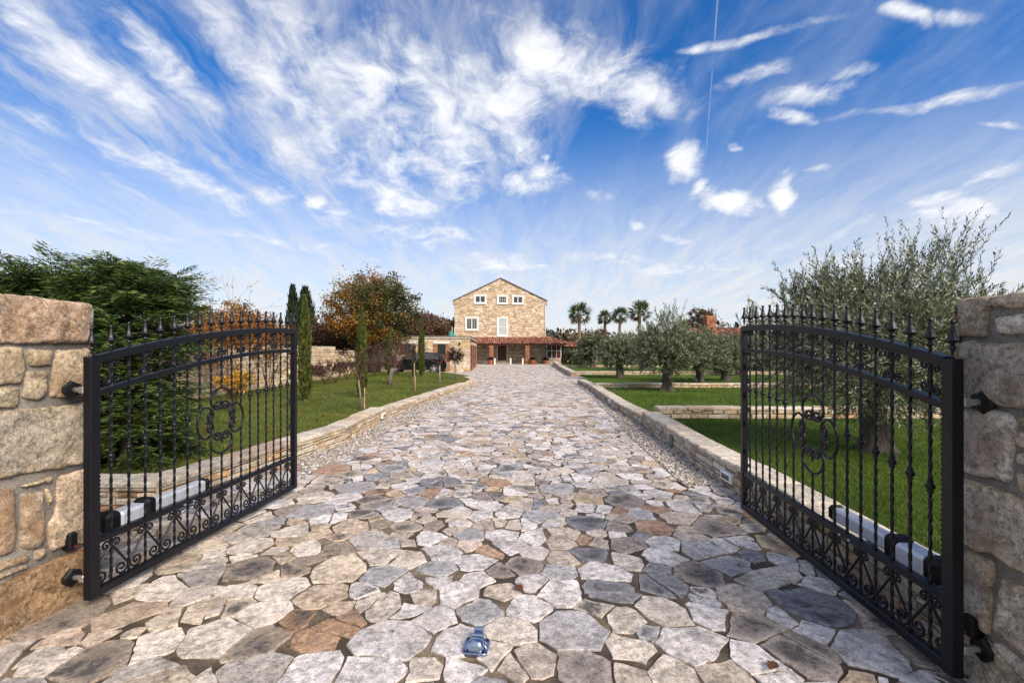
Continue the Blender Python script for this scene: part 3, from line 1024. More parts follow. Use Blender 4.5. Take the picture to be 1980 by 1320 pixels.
RL = RWALL + RWALL2
LL = LWALL + LWALL2
GP_R = [(0.06, 0.115, 0.010), (0.08, 0.145, 0.014), (0.045, 0.085, 0.010), (0.105, 0.165, 0.02), (0.13, 0.165, 0.035)]
GP_L = [(0.085, 0.17, 0.015), (0.115, 0.21, 0.02), (0.055, 0.105, 0.012), (0.14, 0.19, 0.03), (0.22, 0.20, 0.06)]
grass('grass', [(85000, 2.5, 10, 2.4, 10.2, .045, .006, lambda x, y: x > interp(RL, y) + .33 and x < y * 1.15 + .6),
                (45000, 3, 22, 10.2, 24, .055, .012, lambda x, y: x > interp(RL, min(y, 20.8)) + .35 and x < y * .9)], M_GRASS, 'short blades of the right lawn', GP_R)
grass('grass', [(50000, -12, -1.5, 5.0, 28, .055, .009, lambda x, y: x < interp(LL, min(y, 18.6)) - .36 and x > -.75 * y - 1.5 and not (y > 18.6 and x > -2.6 - (y - 18.6) * .15))], M_GRASS, 'short dry-tipped blades of the left lawn', GP_L)


# ------------------------------------------------------------------ low garden walls
def low_wall(label, pts, H, out, thick=.30, z0=0.0, pal=CREAM, rows=(.045, .10), widths=(.10, .34), ends=(True, True), cap=.05, name='low_wall', group=None, capw=(.3, .7), lich=.3):
    """dry-stone faced wall along pts; out=+1 puts its show face right of the walking direction"""
    mb = MB()
    n = len(pts)
    for i in range(n - 1):
        A = Vector((*pts[i], 0)); B = Vector((*pts[i + 1], 0))
        d = (B - A); L = d.length; d.normalize()
        nr = Vector((d.y, -d.x, 0)) * out
        fr = lambda a, b, c, A=A, d=d, nr=nr: tuple(A + d * a + nr * c + Vector((0, 0, z0 + b)))
        frb = lambda a, b, c, A=A, d=d, nr=nr: tuple(A + d * a - nr * (thick + c) + Vector((0, 0, z0 + b)))
        q = [fr(0, -.05, 0), fr(L, -.05, 0), fr(L, -.05, -thick), fr(0, -.05, -thick), fr(0, H - cap, 0), fr(L, H - cap, 0), fr(L, H - cap, -thick), fr(0, H - cap, -thick)]
        mb.add(q, [(0, 1, 5, 4), (1, 2, 6, 5), (2, 3, 7, 6), (3, 0, 4, 7), (4, 5, 6, 7)], (1, 1, 1, 0), 1)
        course_wall(mb, fr, L, H - cap, rows, widths, pal, (.002, .034), .007, lich=lich)
        course_wall(mb, frb, L, H - cap, rows, widths, pal, (.006, .026), .006, lich=lich)
        # cap slabs
        a = -.012 if i == 0 else 0
        while a < L - .02:
            w = rnd(*capw)
            if a + w > L - .15: w = L - a
            c = pick(pal, .1); c = (c[0] * .55 + .27, c[1] * .55 + .245, c[2] * .55 + .21, rnd(0, .5) ** 1.5)
            o1, o2 = rnd(.012, .034), rnd(.012, .034)
            zt = H + rnd(-.008, .008)
            k = max(2, int(w / .09))
            top, edge, bot = [], [], []
            loop = [(a + .004 + (w - .008) * t / k, o1) for t in range(k + 1)] + [(a + w - .004, o1 - (thick + o1 + o2) * .5)] + [(a + w - .004 - (w - .008) * t / k, -thick - o2) for t in range(k + 1)] + [(a + .004, -thick * .5)]
            for (pa_, pc_) in loop:
                ja, jc = rnd(-.003, .003), rnd(-.009, .009)
                edge.append(fr(pa_ + ja, zt - .014, pc_ + jc)); bot.append(fr(pa_ + ja, H - cap, pc_ + jc * .5))
                mx, mc = a + w / 2, -thick / 2
                top.append(fr(pa_ + (mx - pa_) * .05, zt + rnd(-.003, .003), pc_ + (mc - pc_) * .09))
            m = len(loop)
            vs = bot + edge + top
            fs = [tuple(range(2 * m, 3 * m))] + [(t, (t + 1) % m, (t + 1) % m + m, t + m) for t in range(m)] + [(t + m, (t + 1) % m + m, (t + 1) % m + 2 * m, t + 2 * m) for t in range(m)]
            if out < 0: fs = [f[::-1] for f in fs]
            mb.add(vs, fs, c, 0)
            a += w
    for e, (P, Q) in enumerate(((pts[0], pts[1]), (pts[-1], pts[-2]))):
        if not ends[e]: continue
        A = Vector((*P, 0)); d = (Vector((*Q, 0)) - A).normalized()
        nr = Vector((d.y, -d.x, 0)) * out * (1 if e == 0 else -1)
        fr = lambda a, b, c, A=A, d=d, nr=nr: tuple(A - d * c - nr * a + Vector((0, 0, z0 + b)))
        course_wall(mb, fr, thick, H - cap, rows, (.12, .3), pal, (.004, .014), .006, lich=lich)
    o = mb.build(name, [M_WALL, M_DARKJ])
    tag(o, label, 'wall', group)
    return o


LOWG = 'low stone walls edging the drive and lawns'
low_wall('cream low stone wall behind the left gate, nearest section left of the drive', LWALL, .30, +1, group=LOWG)
low_wall('short low wall return at the foot of the big conifer behind the left gate', [(-3.47, 4.45), (-7.5, 4.45)][::-1], .30, +1, group=LOWG, ends=(True, False))
low_wall('long low stone wall left of the drive, one step lower, past the white wall light', LWALL2, .24, +1, group=LOWG)
low_wall('low curved wall end beside the lawn corner by the garage forecourt', LWALL3, .16, +1, thick=.25, group=LOWG)
low_wall('pale low stone wall running behind the right gate, highest on the right side', RWALL, .31, -1, pal=GREYW, group=LOWG, lich=.5)
low_wall('lower stepped low wall right of the drive leading toward the olive trees', RWALL2, .23, -1, pal=GREYW, group=LOWG, lich=.45)
low_wall('orange stone terrace wall across the lawn in front of the big right olive', [(3.15, 9.75), (13.5, 9.75)], .245, +1, z0=LZ, thick=.3, rows=(.07, .12), widths=(.14, .42), pal=WARM, group=LOWG, capw=(.4, 1.0))
low_wall('thin terrace wall across the lawn just behind the middle olive trunk', [(3.3, 17.9), (20, 17.9)], .18, +1, z0=LZ, thick=.3, pal=WARM, group=LOWG, capw=(.4, 1.0))
low_wall('far terrace wall crossing behind the olive row at the paved corner', [(3.62, 28.0), (22, 28.0)], .31, +1, thick=.35, rows=(.08, .14), widths=(.2, .5), pal=WARM, group=LOWG, capw=(.5, 1.2))
low_wall('short low wall along the forecourt beside the far terrace', [(3.6, 28.2), (4.05, 40.0)], .31, -1, thick=.35, pal=GREYW, group=LOWG, capw=(.5, 1.0))
low_wall('farthest terrace wall under the dark olive near the house', [(4.1, 40.0), (24, 40.0)], .31, +1, thick=.35, rows=(.08, .14), widths=(.2, .5), pal=WARM, group=LOWG, capw=(.5, 1.2))
low_wall('short low wall from the farthest terrace to the porch glazing', [(4.05, 40.3), (4.6, 51.0)], .40, -1, thick=.35, pal=GREYW, group=LOWG, capw=(.5, 1.0))


# ------------------------------------------------------------------ wall lights set in the low walls
def wall_light(P, d, nr, label):
    t = thing('wall_light', (P[0], P[1], .13), label, 'wall light', 'lights set in the low walls', math.atan2(d[1], d[0]))
    s_ = 1 if (-d[1] * nr[0] + d[0] * nr[1]) > 0 else -1
    mb = MB(); y0, y1 = sorted((0, .045 * s_))
    mb.bbox((-.13, y0, -.055), (.13, y1, .055), .008)
    mb.build('housing', M_WPAINT, t)
    mb = MB(); y0, y1 = sorted((.044 * s_, .050 * s_))
    mb.bbox((-.095, y0, -.028), (.095, y1, .028), .002)
    mb.build('lens', M_GLASS, t)


def at_line(line, y):
    for a, b in zip(line, line[1:]):
        if a[1] <= y <= b[1]:
            q = (y - a[1]) / (b[1] - a[1]); d = Vector((b[0] - a[0], b[1] - a[1], 0)).normalized()
            return (a[0] + (b[0] - a[0]) * q, y), d


p_, d_ = at_line(RWALL, 5.25); wall_light((p_[0] - .012, p_[1]), d_, (-1, 0), 'white wall light low on the right wall beside the end of the gravel')
p_, d_ = at_line(LWALL, 10.15); wall_light((p_[0] + .012, p_[1]), d_, (1, 0), 'white wall light at the step of the left low wall')
p_, d_ = at_line(RWALL2, 13.0); wall_light((p_[0] - .012, p_[1]), d_, (-1, 0), 'small white wall light far along the right low wall')
p_, d_ = at_line(RWALL, 7.35)
mb = MB()
ang = math.atan2(d_.y, d_.x)
mb.bbox((-.075, -.0, -.11), (.075, .03, .11), .006, (.17, .2, .18, .3))
o = mb.build('slate_slab', M_WALL); o.location = (p_[0] - .018, p_[1], .12); o.rotation_euler = (0, 0, ang)
tag(o, 'grey-green slate slab standing against the right low wall', 'slab')

# ------------------------------------------------------------------ gate pillars
GDIR = Vector((65.0 / FPX, 1.0, 0)).normalized()


def pillar(label, corner, side, stones, zoomx, zoomy, ox, depth, width, H, warm):
    """side=-1: pillar left of the drive, its show face looks to +X"""
    mb = MB()
    C0 = Vector((*corner, 0))
    nr = Vector((GDIR.y, -GDIR.x, 0)) * (-side)           # towards the drive
    fr = lambda a, b, c: tuple(C0 - GDIR * a + nr * c + Vector((0, 0, b)))   # a runs back toward the street
    q = [fr(.0, -.05, 0), fr(depth, -.05, 0), fr(depth, -.05, -width), fr(0, -.05, -width), fr(0, H - .03, 0), fr(depth, H - .03, 0), fr(depth, H - .03, -width), fr(0, H - .03, -width)]
    mb.add(q, [(0, 1, 5, 4), (1, 2, 6, 5), (2, 3, 7, 6), (3, 0, 4, 7), (4, 5, 6, 7)], (1, 1, 1, 0), 1)
    k0 = corner[0] - GDIR.x / GDIR.y * corner[1]
    for (poly, col, inner) in stones:
        pl = []
        for (zx, zy) in poly:
            px, py = ox + zx / zoomx, 560 + zy / zoomy
            t = k0 / ((px - 990) / FPX - GDIR.x / GDIR.y)
            pl.append(((corner[1] - t) / GDIR.y, EYE - (py - HOR) / FPX * t))
        pl = [(min(max(a, -.02), depth + .02), max(b, -.03)) for a, b in pl]
        rock(mb, pl, (lambda a, b, c: fr(a, b, c)) if side > 0 else (lambda a, b, c: fr(a, b, c)), rnd(.026, .036), .016, col, .019, 0, .008, inner_col=inner)
    # other faces in big courses
    pal = WARM if warm else GREYW
    for f2, L in ((lambda a, b, c: tuple(C0 - GDIR * (-c) - nr * a + Vector((0, 0, b))), width), (lambda a, b, c: tuple(C0 - GDIR * (depth + c) - nr * a + Vector((0, 0, b))), width),
                  (lambda a, b, c: tuple(C0 - GDIR * a - nr * (width + c) + Vector((0, 0, b))), depth)):
        course_wall(mb, f2, L + .06, H - .03, (.16, .42), (.22, .6), pal, (.012, .04), .012, a0=-.03, lich=.4)
    # rough top slabs
    for a0_, a1_ in ((-.01, depth * .52), (depth * .53, depth + .01)):
        pl = [(a0_, .015), (a1_, .02), (a1_, -width), (a0_, -width)]
        rock(mb, pl, lambda a, b, c: tuple(C0 - GDIR * a + nr * b + Vector((0, 0, H - .035 + c))), .03, .012, pick(pal), .06, 0, .006, [1, .98, .9, .7, .4])
    o = mb.build('gate_pillar', [M_PILLAR, M_MORTAR], smooth=True)
    tag(o, label, 'gate pillar', 'stone gate pillars')
    return o


OR, TN, YE, GY, BR, PK = (.64, .42, .26, .0), (.68, .53, .36, .04), (.78, .61, .38, .0), (.58, .50, .40, .2), (.50, .30, .15, .12), (.76, .57, .42, .0)
X0 = -150
LST = [
    ([(X0, -6), (340, 52), (335, 196), (X0, 207)], PK, OR), ([(X0, 215), (85, 212), (88, 300), (75, 355), (X0, 362)], YE, TN), ([(92, 222), (195, 225), (192, 290), (95, 292)], YE, YE),
    ([(X0, 368), (72, 364), (65, 440), (X0, 456)], YE, (.62, .52, .38, 0)), ([(88, 300), (172, 300), (170, 395), (140, 415), (82, 412)], (.60, .50, .36, 0), YE), ([(205, 228), (330, 214), (334, 402), (180, 405)], TN, TN),
    ([(X0, 470), (332, 420), (330, 650), (X0, 735)], TN, GY), ([(62, 736), (200, 698), (198, 718), (70, 742)], YE, TN), ([(X0, 775), (50, 735), (55, 980), (X0, 1040)], TN, OR),
    ([(72, 760), (155, 750), (165, 940), (140, 970), (68, 975)], (.62, .52, .38, 0), OR), ([(165, 740), (178, 740), (193, 805), (180, 810)], YE, YE), ([(212, 700), (330, 662), (330, 950), (185, 982), (165, 900), (205, 830)], PK, TN),
    ([(125, 975), (170, 965), (170, 1000), (125, 1020)], TN, YE), ([(X0, 1060), (110, 990), (112, 1012), (X0, 1100)], TN, OR), ([(X0, 1120), (105, 1026), (108, 1036), (X0, 1140)], YE, TN), ([(X0, 1160), (330, 955), (332, 1160), (60, 1310), (X0, 1450)], BR, (.46, .30, .16, .15)),
]
X1 = 420
DG, LG_, RY, WH = (.60, .54, .46, .16), (.80, .71, .58, .03), (.76, .61, .42, .04), (.84, .77, .68, .0)
RST = [
    ([(100, 30), (205, 22), (198, 160), (100, 165)], (.52, .42, .30, .2), DG), ([(210, 22), (X1, -4), (X1, 58), (212, 65)], RY, LG_), ([(222, 88), (X1, 72), (X1, 152), (220, 150)], LG_, WH),
    ([(100, 172), (X1, 178), (X1, 420), (190, 380), (100, 368)], (.62, .50, .36, .15), (.50, .47, .45, .28)), ([(104, 392), (185, 400), (280, 412), (290, 450), (288, 540), (270, 650), (104, 615)], WH, (.54, .45, .38, .2)),
    ([(300, 425), (X1, 440), (X1, 470), (298, 455)], RY, RY), ([(290, 475), (X1, 476), (X1, 545), (288, 522)], RY, LG_), ([(290, 540), (X1, 556), (X1, 620), (292, 582)], LG_, RY), ([(292, 605), (X1, 632), (X1, 730), (296, 672)], RY, LG_),
    ([(100, 632), (160, 645), (X1, 740), (X1, 1020), (230, 900), (100, 855)], RY, DG), ([(98, 865), (160, 880), (222, 920), (200, 1165), (98, 1105)], (.62, .50, .36, .15), DG), ([(240, 960), (X1, 1050), (X1, 1310), (215, 1140), (235, 1040)], RY, LG_),
    ([(225, 1175), (X1, 1335), (X1, 1390), (215, 1197)], LG_, DG), ([(92, 1118), (200, 1180), (X1, 1410), (X1, 1560), (92, 1340)], RY, DG),
]
LP = pillar('warm cream rough stone gate pillar at the left edge', (-2.765, 2.965), -1, LST, 1.94, 1.94, 0, .72, .8, 1.885, True)
RP = pillar('grey weathered rough stone gate pillar at the right edge', (2.235, 2.27), 1, RST, 1.739, 1.739, 1800, .75, .8, 1.845, False)

# ------------------------------------------------------------------ wrought iron gates
GW, NS = 2.25, 18
SP = GW / NS


def arch(u):
    return 1.463 + .27 * (1 - (1 - u / GW) ** 2)


def curl(x0, z0, heading, segs, step=.006):
    """plane curve walked from a start with a list of (length, curvature from, curvature to)"""
    pts = [(x0, z0)]
    x, z, h = x0, z0, heading
    for (L, k0, k1) in segs:
        n = max(2, int(L / step))
        for i in range(n):
            k = k0 + (k1 - k0) * (i + .5) / n
            h += k * L / n
            x += math.cos(h) * L / n; z += math.sin(h) * L / n
            pts.append((x, z))
    return pts


def spiral(cx, cz, r0, r1, a0, a1, n=20):
    return [(cx + (r0 + (r1 - r0) * i / n) * math.cos(a0 + (a1 - a0) * i / n), cz + (r0 + (r1 - r0) * i / n) * math.sin(a0 + (a1 - a0) * i / n)) for i in range(n + 1)]


ZC = .923     # height of the roundel centre above the gate foot
UC = 9 * SP


def make_gate(hinge, side, label):
    """side=+1: the pillar lies on the local +Y side"""
    rz = math.atan2(GDIR.y, GDIR.x)
    t = thing('iron_gate', (hinge[0], hinge[1], .06), label, 'gate', 'open wrought iron gate leaves', rz)
    hz = arch(0) + .02
    for (ua, ub, dv_, top) in ((-.03, .03, .027, hz), (GW - .025, GW + .025, .025, arch(GW) + .02)):
        f = MB()
        f.bbox((ua, -dv_, 0), (ub, dv_, top), .004)
        for u in (ua + .001, ub - .001):                    # hammered edges: a row of small dents along each corner
            for k in range(int(top / .024)):
                f.lathe([(.0005, -.007), (.0032, -.003), (.0032, .003), (.0005, .007)], (u, -side * (dv_ - .001), .02 + k * .024), 6)
        f.build('stile', M_IRON, t)
    lr = MB()
    lr.bbox((.028, -.023, 0), (GW - .024, .023, .05), .004)
    lr.build('bottom_rail', M_IRON, t)
    lr = MB()
    lr.bbox((.028, -.018, .325), (GW - .024, .018, .358), .003)
    lr.bbox((.028, -.021, .3585), (GW - .024, .021, .366), .002)
    lr.build('lower_rail', M_IRON, t)

    def bent(off, hh, dd, name):
        b = MB()
        n = 40
        vs, fs = [], []
        for i in range(n + 1):
            u = .02 + (GW - .04) * i / n
            z = arch(u) + off
            vs += [(u, -dd, z - hh), (u, dd, z - hh), (u, dd, z + hh), (u, -dd, z + hh)]
        for i in range(n):
            for k in range(4):
                a, c = i * 4 + k, i * 4 + (k + 1) % 4
                fs.append((a, c, c + 4, a + 4))
        fs += [(3, 2, 1, 0), (4 * n, 4 * n + 1, 4 * n + 2, 4 * n + 3)]
        b.add(vs, fs)
        b.build(name, M_IRON, t)

    bent(0, .025, .026, 'arched_top_rail')
    bent(-.213, .017, .020, 'arched_middle_rail')

    fin_prof = [(.007, .0), (.007, .025), (.013, .03), (.015, .036), (.013, .042), (.008, .047), (.009, .056), (.027, .066), (.029, .071), (.020, .085), (.013, .108), (.009, .135), (.0075, .148), (.0105, .152), (.0115, .158), (.009, .165), (.003, .170)]
    col_prof = [(.009, -.032), (.015, -.028), (.015, -.021), (.010, -.018), (.019, -.010), (.022, 0), (.019, .010), (.010, .018), (.015, .021), (.015, .028), (.009, .032)]
    fin_me = None
    for k in range(0, NS + 1):
        u = k * SP
        par = t
        ztop = arch(u) + (.025 if 0 < k < NS else .035)
        if 0 < k < NS:
            b = MB()
            spans = [(.05, ztop)]
            d = abs(k - 9)
            if d <= 2:
                ext = {0: .275, 1: .18, 2: .078}[d]
                spans = [(.05, ZC - ext), (ZC + ext, ztop)]
            for (z0, z1) in spans:
                b = MB()
                n = max(2, int((z1 - z0) / .017))
                b.tube([(u, 0, z0 + (z1 - z0) * i / n) for i in range(n + 1)], .0093, 4, twist=.42)
                par = b.build('baluster', M_IRON, t)
            if d > 2:
                zc_ = arch(u) - (.65 - .08 * k / NS)
                c = MB(); c.lathe(col_prof, (u, 0, zc_), 10); c.build('collar', M_IRON, par, smooth=True)
        if fin_me is None:
            c = MB(); c.lathe(fin_prof, (0, 0, 0), 8)
            fo = c.build('finial', M_IRON, par, smooth=False); fin_me = fo
        else:
            fo = fin_me.copy(); COL.objects.link(fo); fo.parent = par
        fo.location = (u, 0, ztop)
    # butterfly scrolls between the two arched rails
    for k in range(1, NS, 2):
        u = k * SP; zc_ = arch(u) - .104
        b = MB()
        for s_ in (-1, 1):
            p = spiral(.034, .052, .005, .026, math.pi - 8.0, math.pi, 26)[:]
            q = [(.008, .03), (.0075, 0), (.008, -.03)]
            w = spiral(.034, -.052, .026, .005, math.pi, math.pi + 8.0, 26)
            sl = .27 * 2 * (1 - u / GW) / GW
            b.tube([(u + s_ * x, 0, zc_ + z + sl * s_ * x) for (x, z) in p + q + w], .0062, 6)
        b.build('scroll', M_IRON, t)
    # zig-zag scrolls in the foot panel
    for k in range(1, NS, 2):
        for s_ in (-1, 1):
            uo = k * SP; ue = (k + s_) * SP
            b = MB()
            top = spiral(.036, .283, .004, .031, math.pi + .35 - 8.2, math.pi + .35, 28)
            bot = spiral(SP - .054, .104, .047, .006, .3, .3 - 9.6, 34)
            b.tube([(uo + s_ * x, 0, z) for (x, z) in top + bot], .0072, 6)
            b.build('scroll', M_IRON, t)
    # scroll chain beside the swing stile
    b = MB()
    u0 = GW - SP * .5
    z = .42; s_ = 1
    while z < arch(GW) - .36:
        top = spiral(.018 * s_, .125, .004, .022, (math.pi + .2 if s_ > 0 else -.2) - s_ * 7.0, (math.pi + .2 if s_ > 0 else -.2), 22)
        bot = spiral(-.018 * s_, .02, .022, .004, (.2 if s_ > 0 else math.pi - .2), (.2 if s_ > 0 else math.pi - .2) - s_ * 7.0, 22)
        b.tube([(u0 + x, 0, z + zz) for (x, zz) in top + bot], .0048, 6)
        z += .135; s_ = -s_
    b.build('scroll_chain', M_IRON, t)
    # four-lobed roundel
    ro = None
    for q in range(4):
        fi = q * math.pi / 2 + math.pi / 2
        b = MB()
        put_ = lambda x, y: (UC + x * math.cos(fi) - y * math.sin(fi), 0, ZC + x * math.sin(fi) + y * math.cos(fi))
        for s_ in (-1, 1):
            pl = curl(.277, 0, math.pi / 2, [(.222, 1 / .097, 1 / .097), (.02, 1 / .097, 1 / .036), (.12, 1 / .036, 1 / .027), (.075, 1 / .027, 1 / .013)])
            b.tube([put_(x, s_ * y * 1.36) for (x, y) in pl], .0095, 6)
        bud = [(.095, .003), (.11, .008), (.125, .0145), (.138, .009), (.152, .012), (.17, .010), (.195, .004)]
        b.tube([put_(x, 0) for x, r_ in bud], [r_ for x, r_ in bud], 8)
        if ro is None:
            ro = b.build('roundel', M_IRON, t, smooth=True)
        else:
            b.build('lobe', M_IRON, ro, smooth=True)
    # hinges
    for z in (1.28, .125):
        h = MB()
        h.tube([(0, side * .027, z), (0, side * .118, z)], .016, 10, mat=0)
        h.bbox((-.022, side * .05 - .016, z - .02), (.022, side * .05 + .016, z + .02), .004, mat=0)
        ho = h.build('hinge', M_BOLT, t)
        h = MB()
        n = 11
        prof = [(.052, 0), (.055, .012), (.046, .024), (.02, .03)]
        vs, fs = [], []
        for (r_, y) in prof:
            for k in range(n):
                a = 2 * math.pi * k / n
                rr = r_ * (1 + .13 * math.sin(k * 2.6) + .06 * math.cos(k * 5.1))
                vs.append((rr * math.cos(a), side * (.140 - y), z + rr * math.sin(a)))
        for i in range(3):
            for k in range(n):
                fs.append((i * n + k, i * n + (k + 1) % n, (i + 1) * n + (k + 1) % n, (i + 1) * n + k))
        fs.append(tuple(range(3 * n, 4 * n)))
        h.add(vs, fs)
        h.build('wall_rosette', M_IRON2, ho)
    return t


LH, RH = (-2.583, 2.797), (2.071, 2.139)
make_gate(LH, +1, 'black wrought iron gate leaf hinged on the warm cream pillar')
make_gate(RH, -1, 'black wrought iron gate leaf hinged on the grey weathered pillar')


def opener(hinge, side, label):
    rz = math.atan2(GDIR.y, GDIR.x)
    t = thing('gate_opener', (hinge[0], hinge[1], .43), label, 'gate opener', 'motor arms behind the gate leaves', rz)
    v = side * .155
    b = MB(); b.bbox((.295, v - .06, -.062), (.50, v + .06, .052), .018); b.build('motor_housing', M_ALU, t)
    b = MB(); b.bbox((.20, v - .066, -.066), (.31, v + .066, .070), .028); b.build('end_cap', M_IRON2, t)
    b = MB(); b.bbox((.495, v - .066, -.07), (.58, v + .066, .073), .02); b.build('clamp', M_IRON2, t)
    b = MB(); b.bbox((.575, v - .046, -.046), (1.09, v + .046, .046), .014); b.build('drive_arm', M_ALU, t)
    b = MB(); b.bbox((1.08, v - .05, -.05), (1.14, v + .05, .054), .02); b.build('arm_cap', M_IRON2, t)
    b = MB(); y0, y1 = sorted((v, v + side * .10)); b.bbox((.13, y0, -.03), (.22, y1, .03), .006); b.build('wall_bracket', M_IRON2, t)
    b = MB()
    y0, y1 = sorted((side * .022, v))
    b.bbox((.66, y0, -.085), (.84, y1, -.073), .003)
    b.bbox((.72, v - .02, -.0725), (.78, v + .02, -.0445), .003)
    b.build('mounting_plate', M_ZINC, t)
    for u in (.70, .79):
        b = MB(); b.tube([(u, -side * .026, -.03), (u, -side * .018, -.03)], .009, 8); b.build('bolt', M_BOLT, t)


opener(LH, +1, 'silver and black motor arm behind the gate leaf of the cream pillar')
opener(RH, -1, 'silver and black motor arm behind the gate leaf of the grey pillar')


def photocell(corner, side, px, py, label):
    k0 = corner[0] - GDIR.x / GDIR.y * corner[1]
    tt = k0 / ((px - 990) / FPX - GDIR.x / GDIR.y)
    P = Vector(((px - 990) / FPX * tt, tt, EYE - (py - HOR) / FPX * tt))
    t = thing('photocell', P, label, 'sensor', 'gate safety sensors on the pillars', math.atan2(GDIR.y, GDIR.x))
    d = -side * -1
    y0, y1 = sorted((side * .045, side * -.055))
    b = MB(); b.bbox((-.027, y0, -.052), (.027, y1, .052), .009); b.build('casing', M_IRON2, t)
    b = MB(); b.lathe([(.010, 0), (.010, .003), (.006, .004)], (0, 0, 0), 10, fr=lambda x, y, z: (x + .008, side * (-.055 - z), y - .036)); b.build('lens', M_RED, t)


photocell((-2.765, 2.965), +1, 128, 1045, 'small black sensor box on the warm cream gate pillar')
photocell((2.235, 2.27), -1, 1893, 1210, 'small black sensor box on the grey weathered gate pillar')

# ------------------------------------------------------------------ gate stop on the drive
gx, gy = gp(921, 1256)
t = thing('gate_stop', (gx, gy, .018), 'shiny blue-grey metal gate stop bolted to the paving in front', 'gate stop', None, R(-6))


def rrect(w, h, r_, n=5):
    o = []
    for (cx, cy, a0) in ((w - r_, h - r_, 0), (-w + r_, h - r_, 90), (-w + r_, -h + r_, 180), (w - r_, -h + r_, 270)):
        for k in range(n + 1):
            a = R(a0 + 90 * k / n)
            o.append((cx + r_ * math.cos(a), cy + r_ * math.sin(a)))
    return o


b = MB()
rings = [(1.0, -.012), (1.0, .004), (.96, .008), (.90, .005), (.88, .004)]
base = rrect(.066, .066, .024)
m = len(base); vs = []
for s_, z in rings: vs += [(p[0] * s_, p[1] * (s_ + (1 - s_) * .3), z) for p in base]
fs = [(r2 * m + k, r2 * m + (k + 1) % m, (r2 + 1) * m + (k + 1) % m, (r2 + 1) * m + k) for r2 in range(4) for k in range(m)]
fs.append(tuple(range(4 * m, 5 * m)))
b.add(vs, fs)
b.build('base_plate', M_ZINC, t, smooth=True)
b = MB()
prof = [(1.0, .004), (.97, .018), (.88, .032), (.7, .043), (.45, .049), (.2, .051)]
oc = rrect(.048, .036, .028)
vs = []
for s_, z in prof: vs += [(p[0] * s_, -.020 + p[1] * s_, z * 1.1) for p in oc]
m = len(oc)
fs = [(r2 * m + k, r2 * m + (k + 1) % m, (r2 + 1) * m + (k + 1) % m, (r2 + 1) * m + k) for r2 in range(5) for k in range(m)] + [tuple(range(5 * m, 6 * m))]
b.add(vs, fs)
b.build('dome', M_ZINC, t, smooth=True)
b = MB()
b.bbox((-.036, .019, .004), (.036, .046, .050), .006); b.bbox((-.022, .0465, .014), (.030, .074, .066), .004)
bo = b.build('catch_block', M_ZINC, t)
for (x, z) in ((-.02, .03), (0, .035), (.02, .03), (0, .018)):
    c = MB(); c.tube([(x, .0175, z), (x, .021, z)], .0045, 8); c.build('hole', M_IRON2, bo)
for (x, y) in ((-.053, -.053), (.053, -.053), (-.053, .053), (.053, .053)):
    c = MB(); c.lathe([(.006, 0), (.006, .006), (.003, .008)], (x, y, .005), 8); c.build('bolt', M_IRON2, t)


def dry_leaf(px, py, s_, label, rz):
    x, y = gp(px, py)
    n = 9
    vs, fs, cs = [], [], []
    for i in range(n + 1):
        q = i / n
        w = s_ * .42 * math.sin(math.pi * min(1, q * 1.02)) ** .8 * (1 + .3 * math.sin(i * 2.6))
        z = .02 + .25 * s_ * (q - .3) ** 2
        vs += [(q * s_ - s_ / 2, -w, z + w * .45), (q * s_ - s_ / 2, 0, z), (q * s_ - s_ / 2, w, z + w * .35)]
    for i in range(n):
        a = i * 3
        fs += [(a, a + 1, a + 4, a + 3), (a + 1, a + 2, a + 5, a + 4)]
    mb = MB(); mb.add(vs, fs, (.13, .055, .025, 0))
    o = mb.build('dry_leaf', M_LEAF, None, smooth=True)
    o.location = (x, y, .004); o.rotation_euler = (0, 0, rz)
    tag(o, label, 'leaf', 'fallen brown leaves on the paving')


dry_leaf(1494, 1297, .07, 'curled brown leaf on the paving near the right gate', .6)
dry_leaf(1003, 1144, .075, 'dark red-brown leaf lying in a joint mid drive', 2.2)
dry_leaf(812, 1006, .06, 'small rusty leaf on the drive beyond the gate stop', 1.0)

# ------------------------------------------------------------------ buildings
HY = 56.0
K = HY / FPX


def hx(zx): return ((840 + zx / 6.6) - 990) * K
def hz(zy): return EYE - ((520 + zy / 6.6) - HOR) * K


house = thing('stone_house', (0, HY, 0), 'tall cream stone house with gable end and tiled porch roof', 'house')
x0, x1 = hx(258), hx(1418)
ze, zp, xp = hz(400), hz(122), hx(845)
DEEP = 12.0
wins = [(500, 325, 668, 450, 1, 'win'), (797, 330, 940, 455, 2, 'win'), (985, 333, 1145, 458, 1, 'win'), (388, 610, 567, 790, 3, 'win'), (793, 615, 940, 866, 4, 'door')]
holes = [(hx(a), hz(d), hx(c), hz(b)) for a, b, c, d, _, _ in wins]
door = (hx(795), 0.30, hx(935), hz(962))
b = MB()
# core
core = [(x0, -.1), (x1, -.1), (x1, ze), (xp, zp), (x0, ze)]
b.add([(p[0], 0, p[1]) for p in core] + [(p[0], DEEP, p[1]) for p in core], [(0, 1, 2, 3, 4), (9, 8, 7, 6, 5)] + [(i, (i + 1) % 5 + 0, (i + 1) % 5 + 5, i + 5) for i in range(5)], (1, 1, 1, 0), 1)


def gable(z):
    if z < ze: return (x0, x1)
    q = (z - ze) / (zp - ze)
    return (x0 + (xp - x0) * q, x1 + (xp - x1) * q)


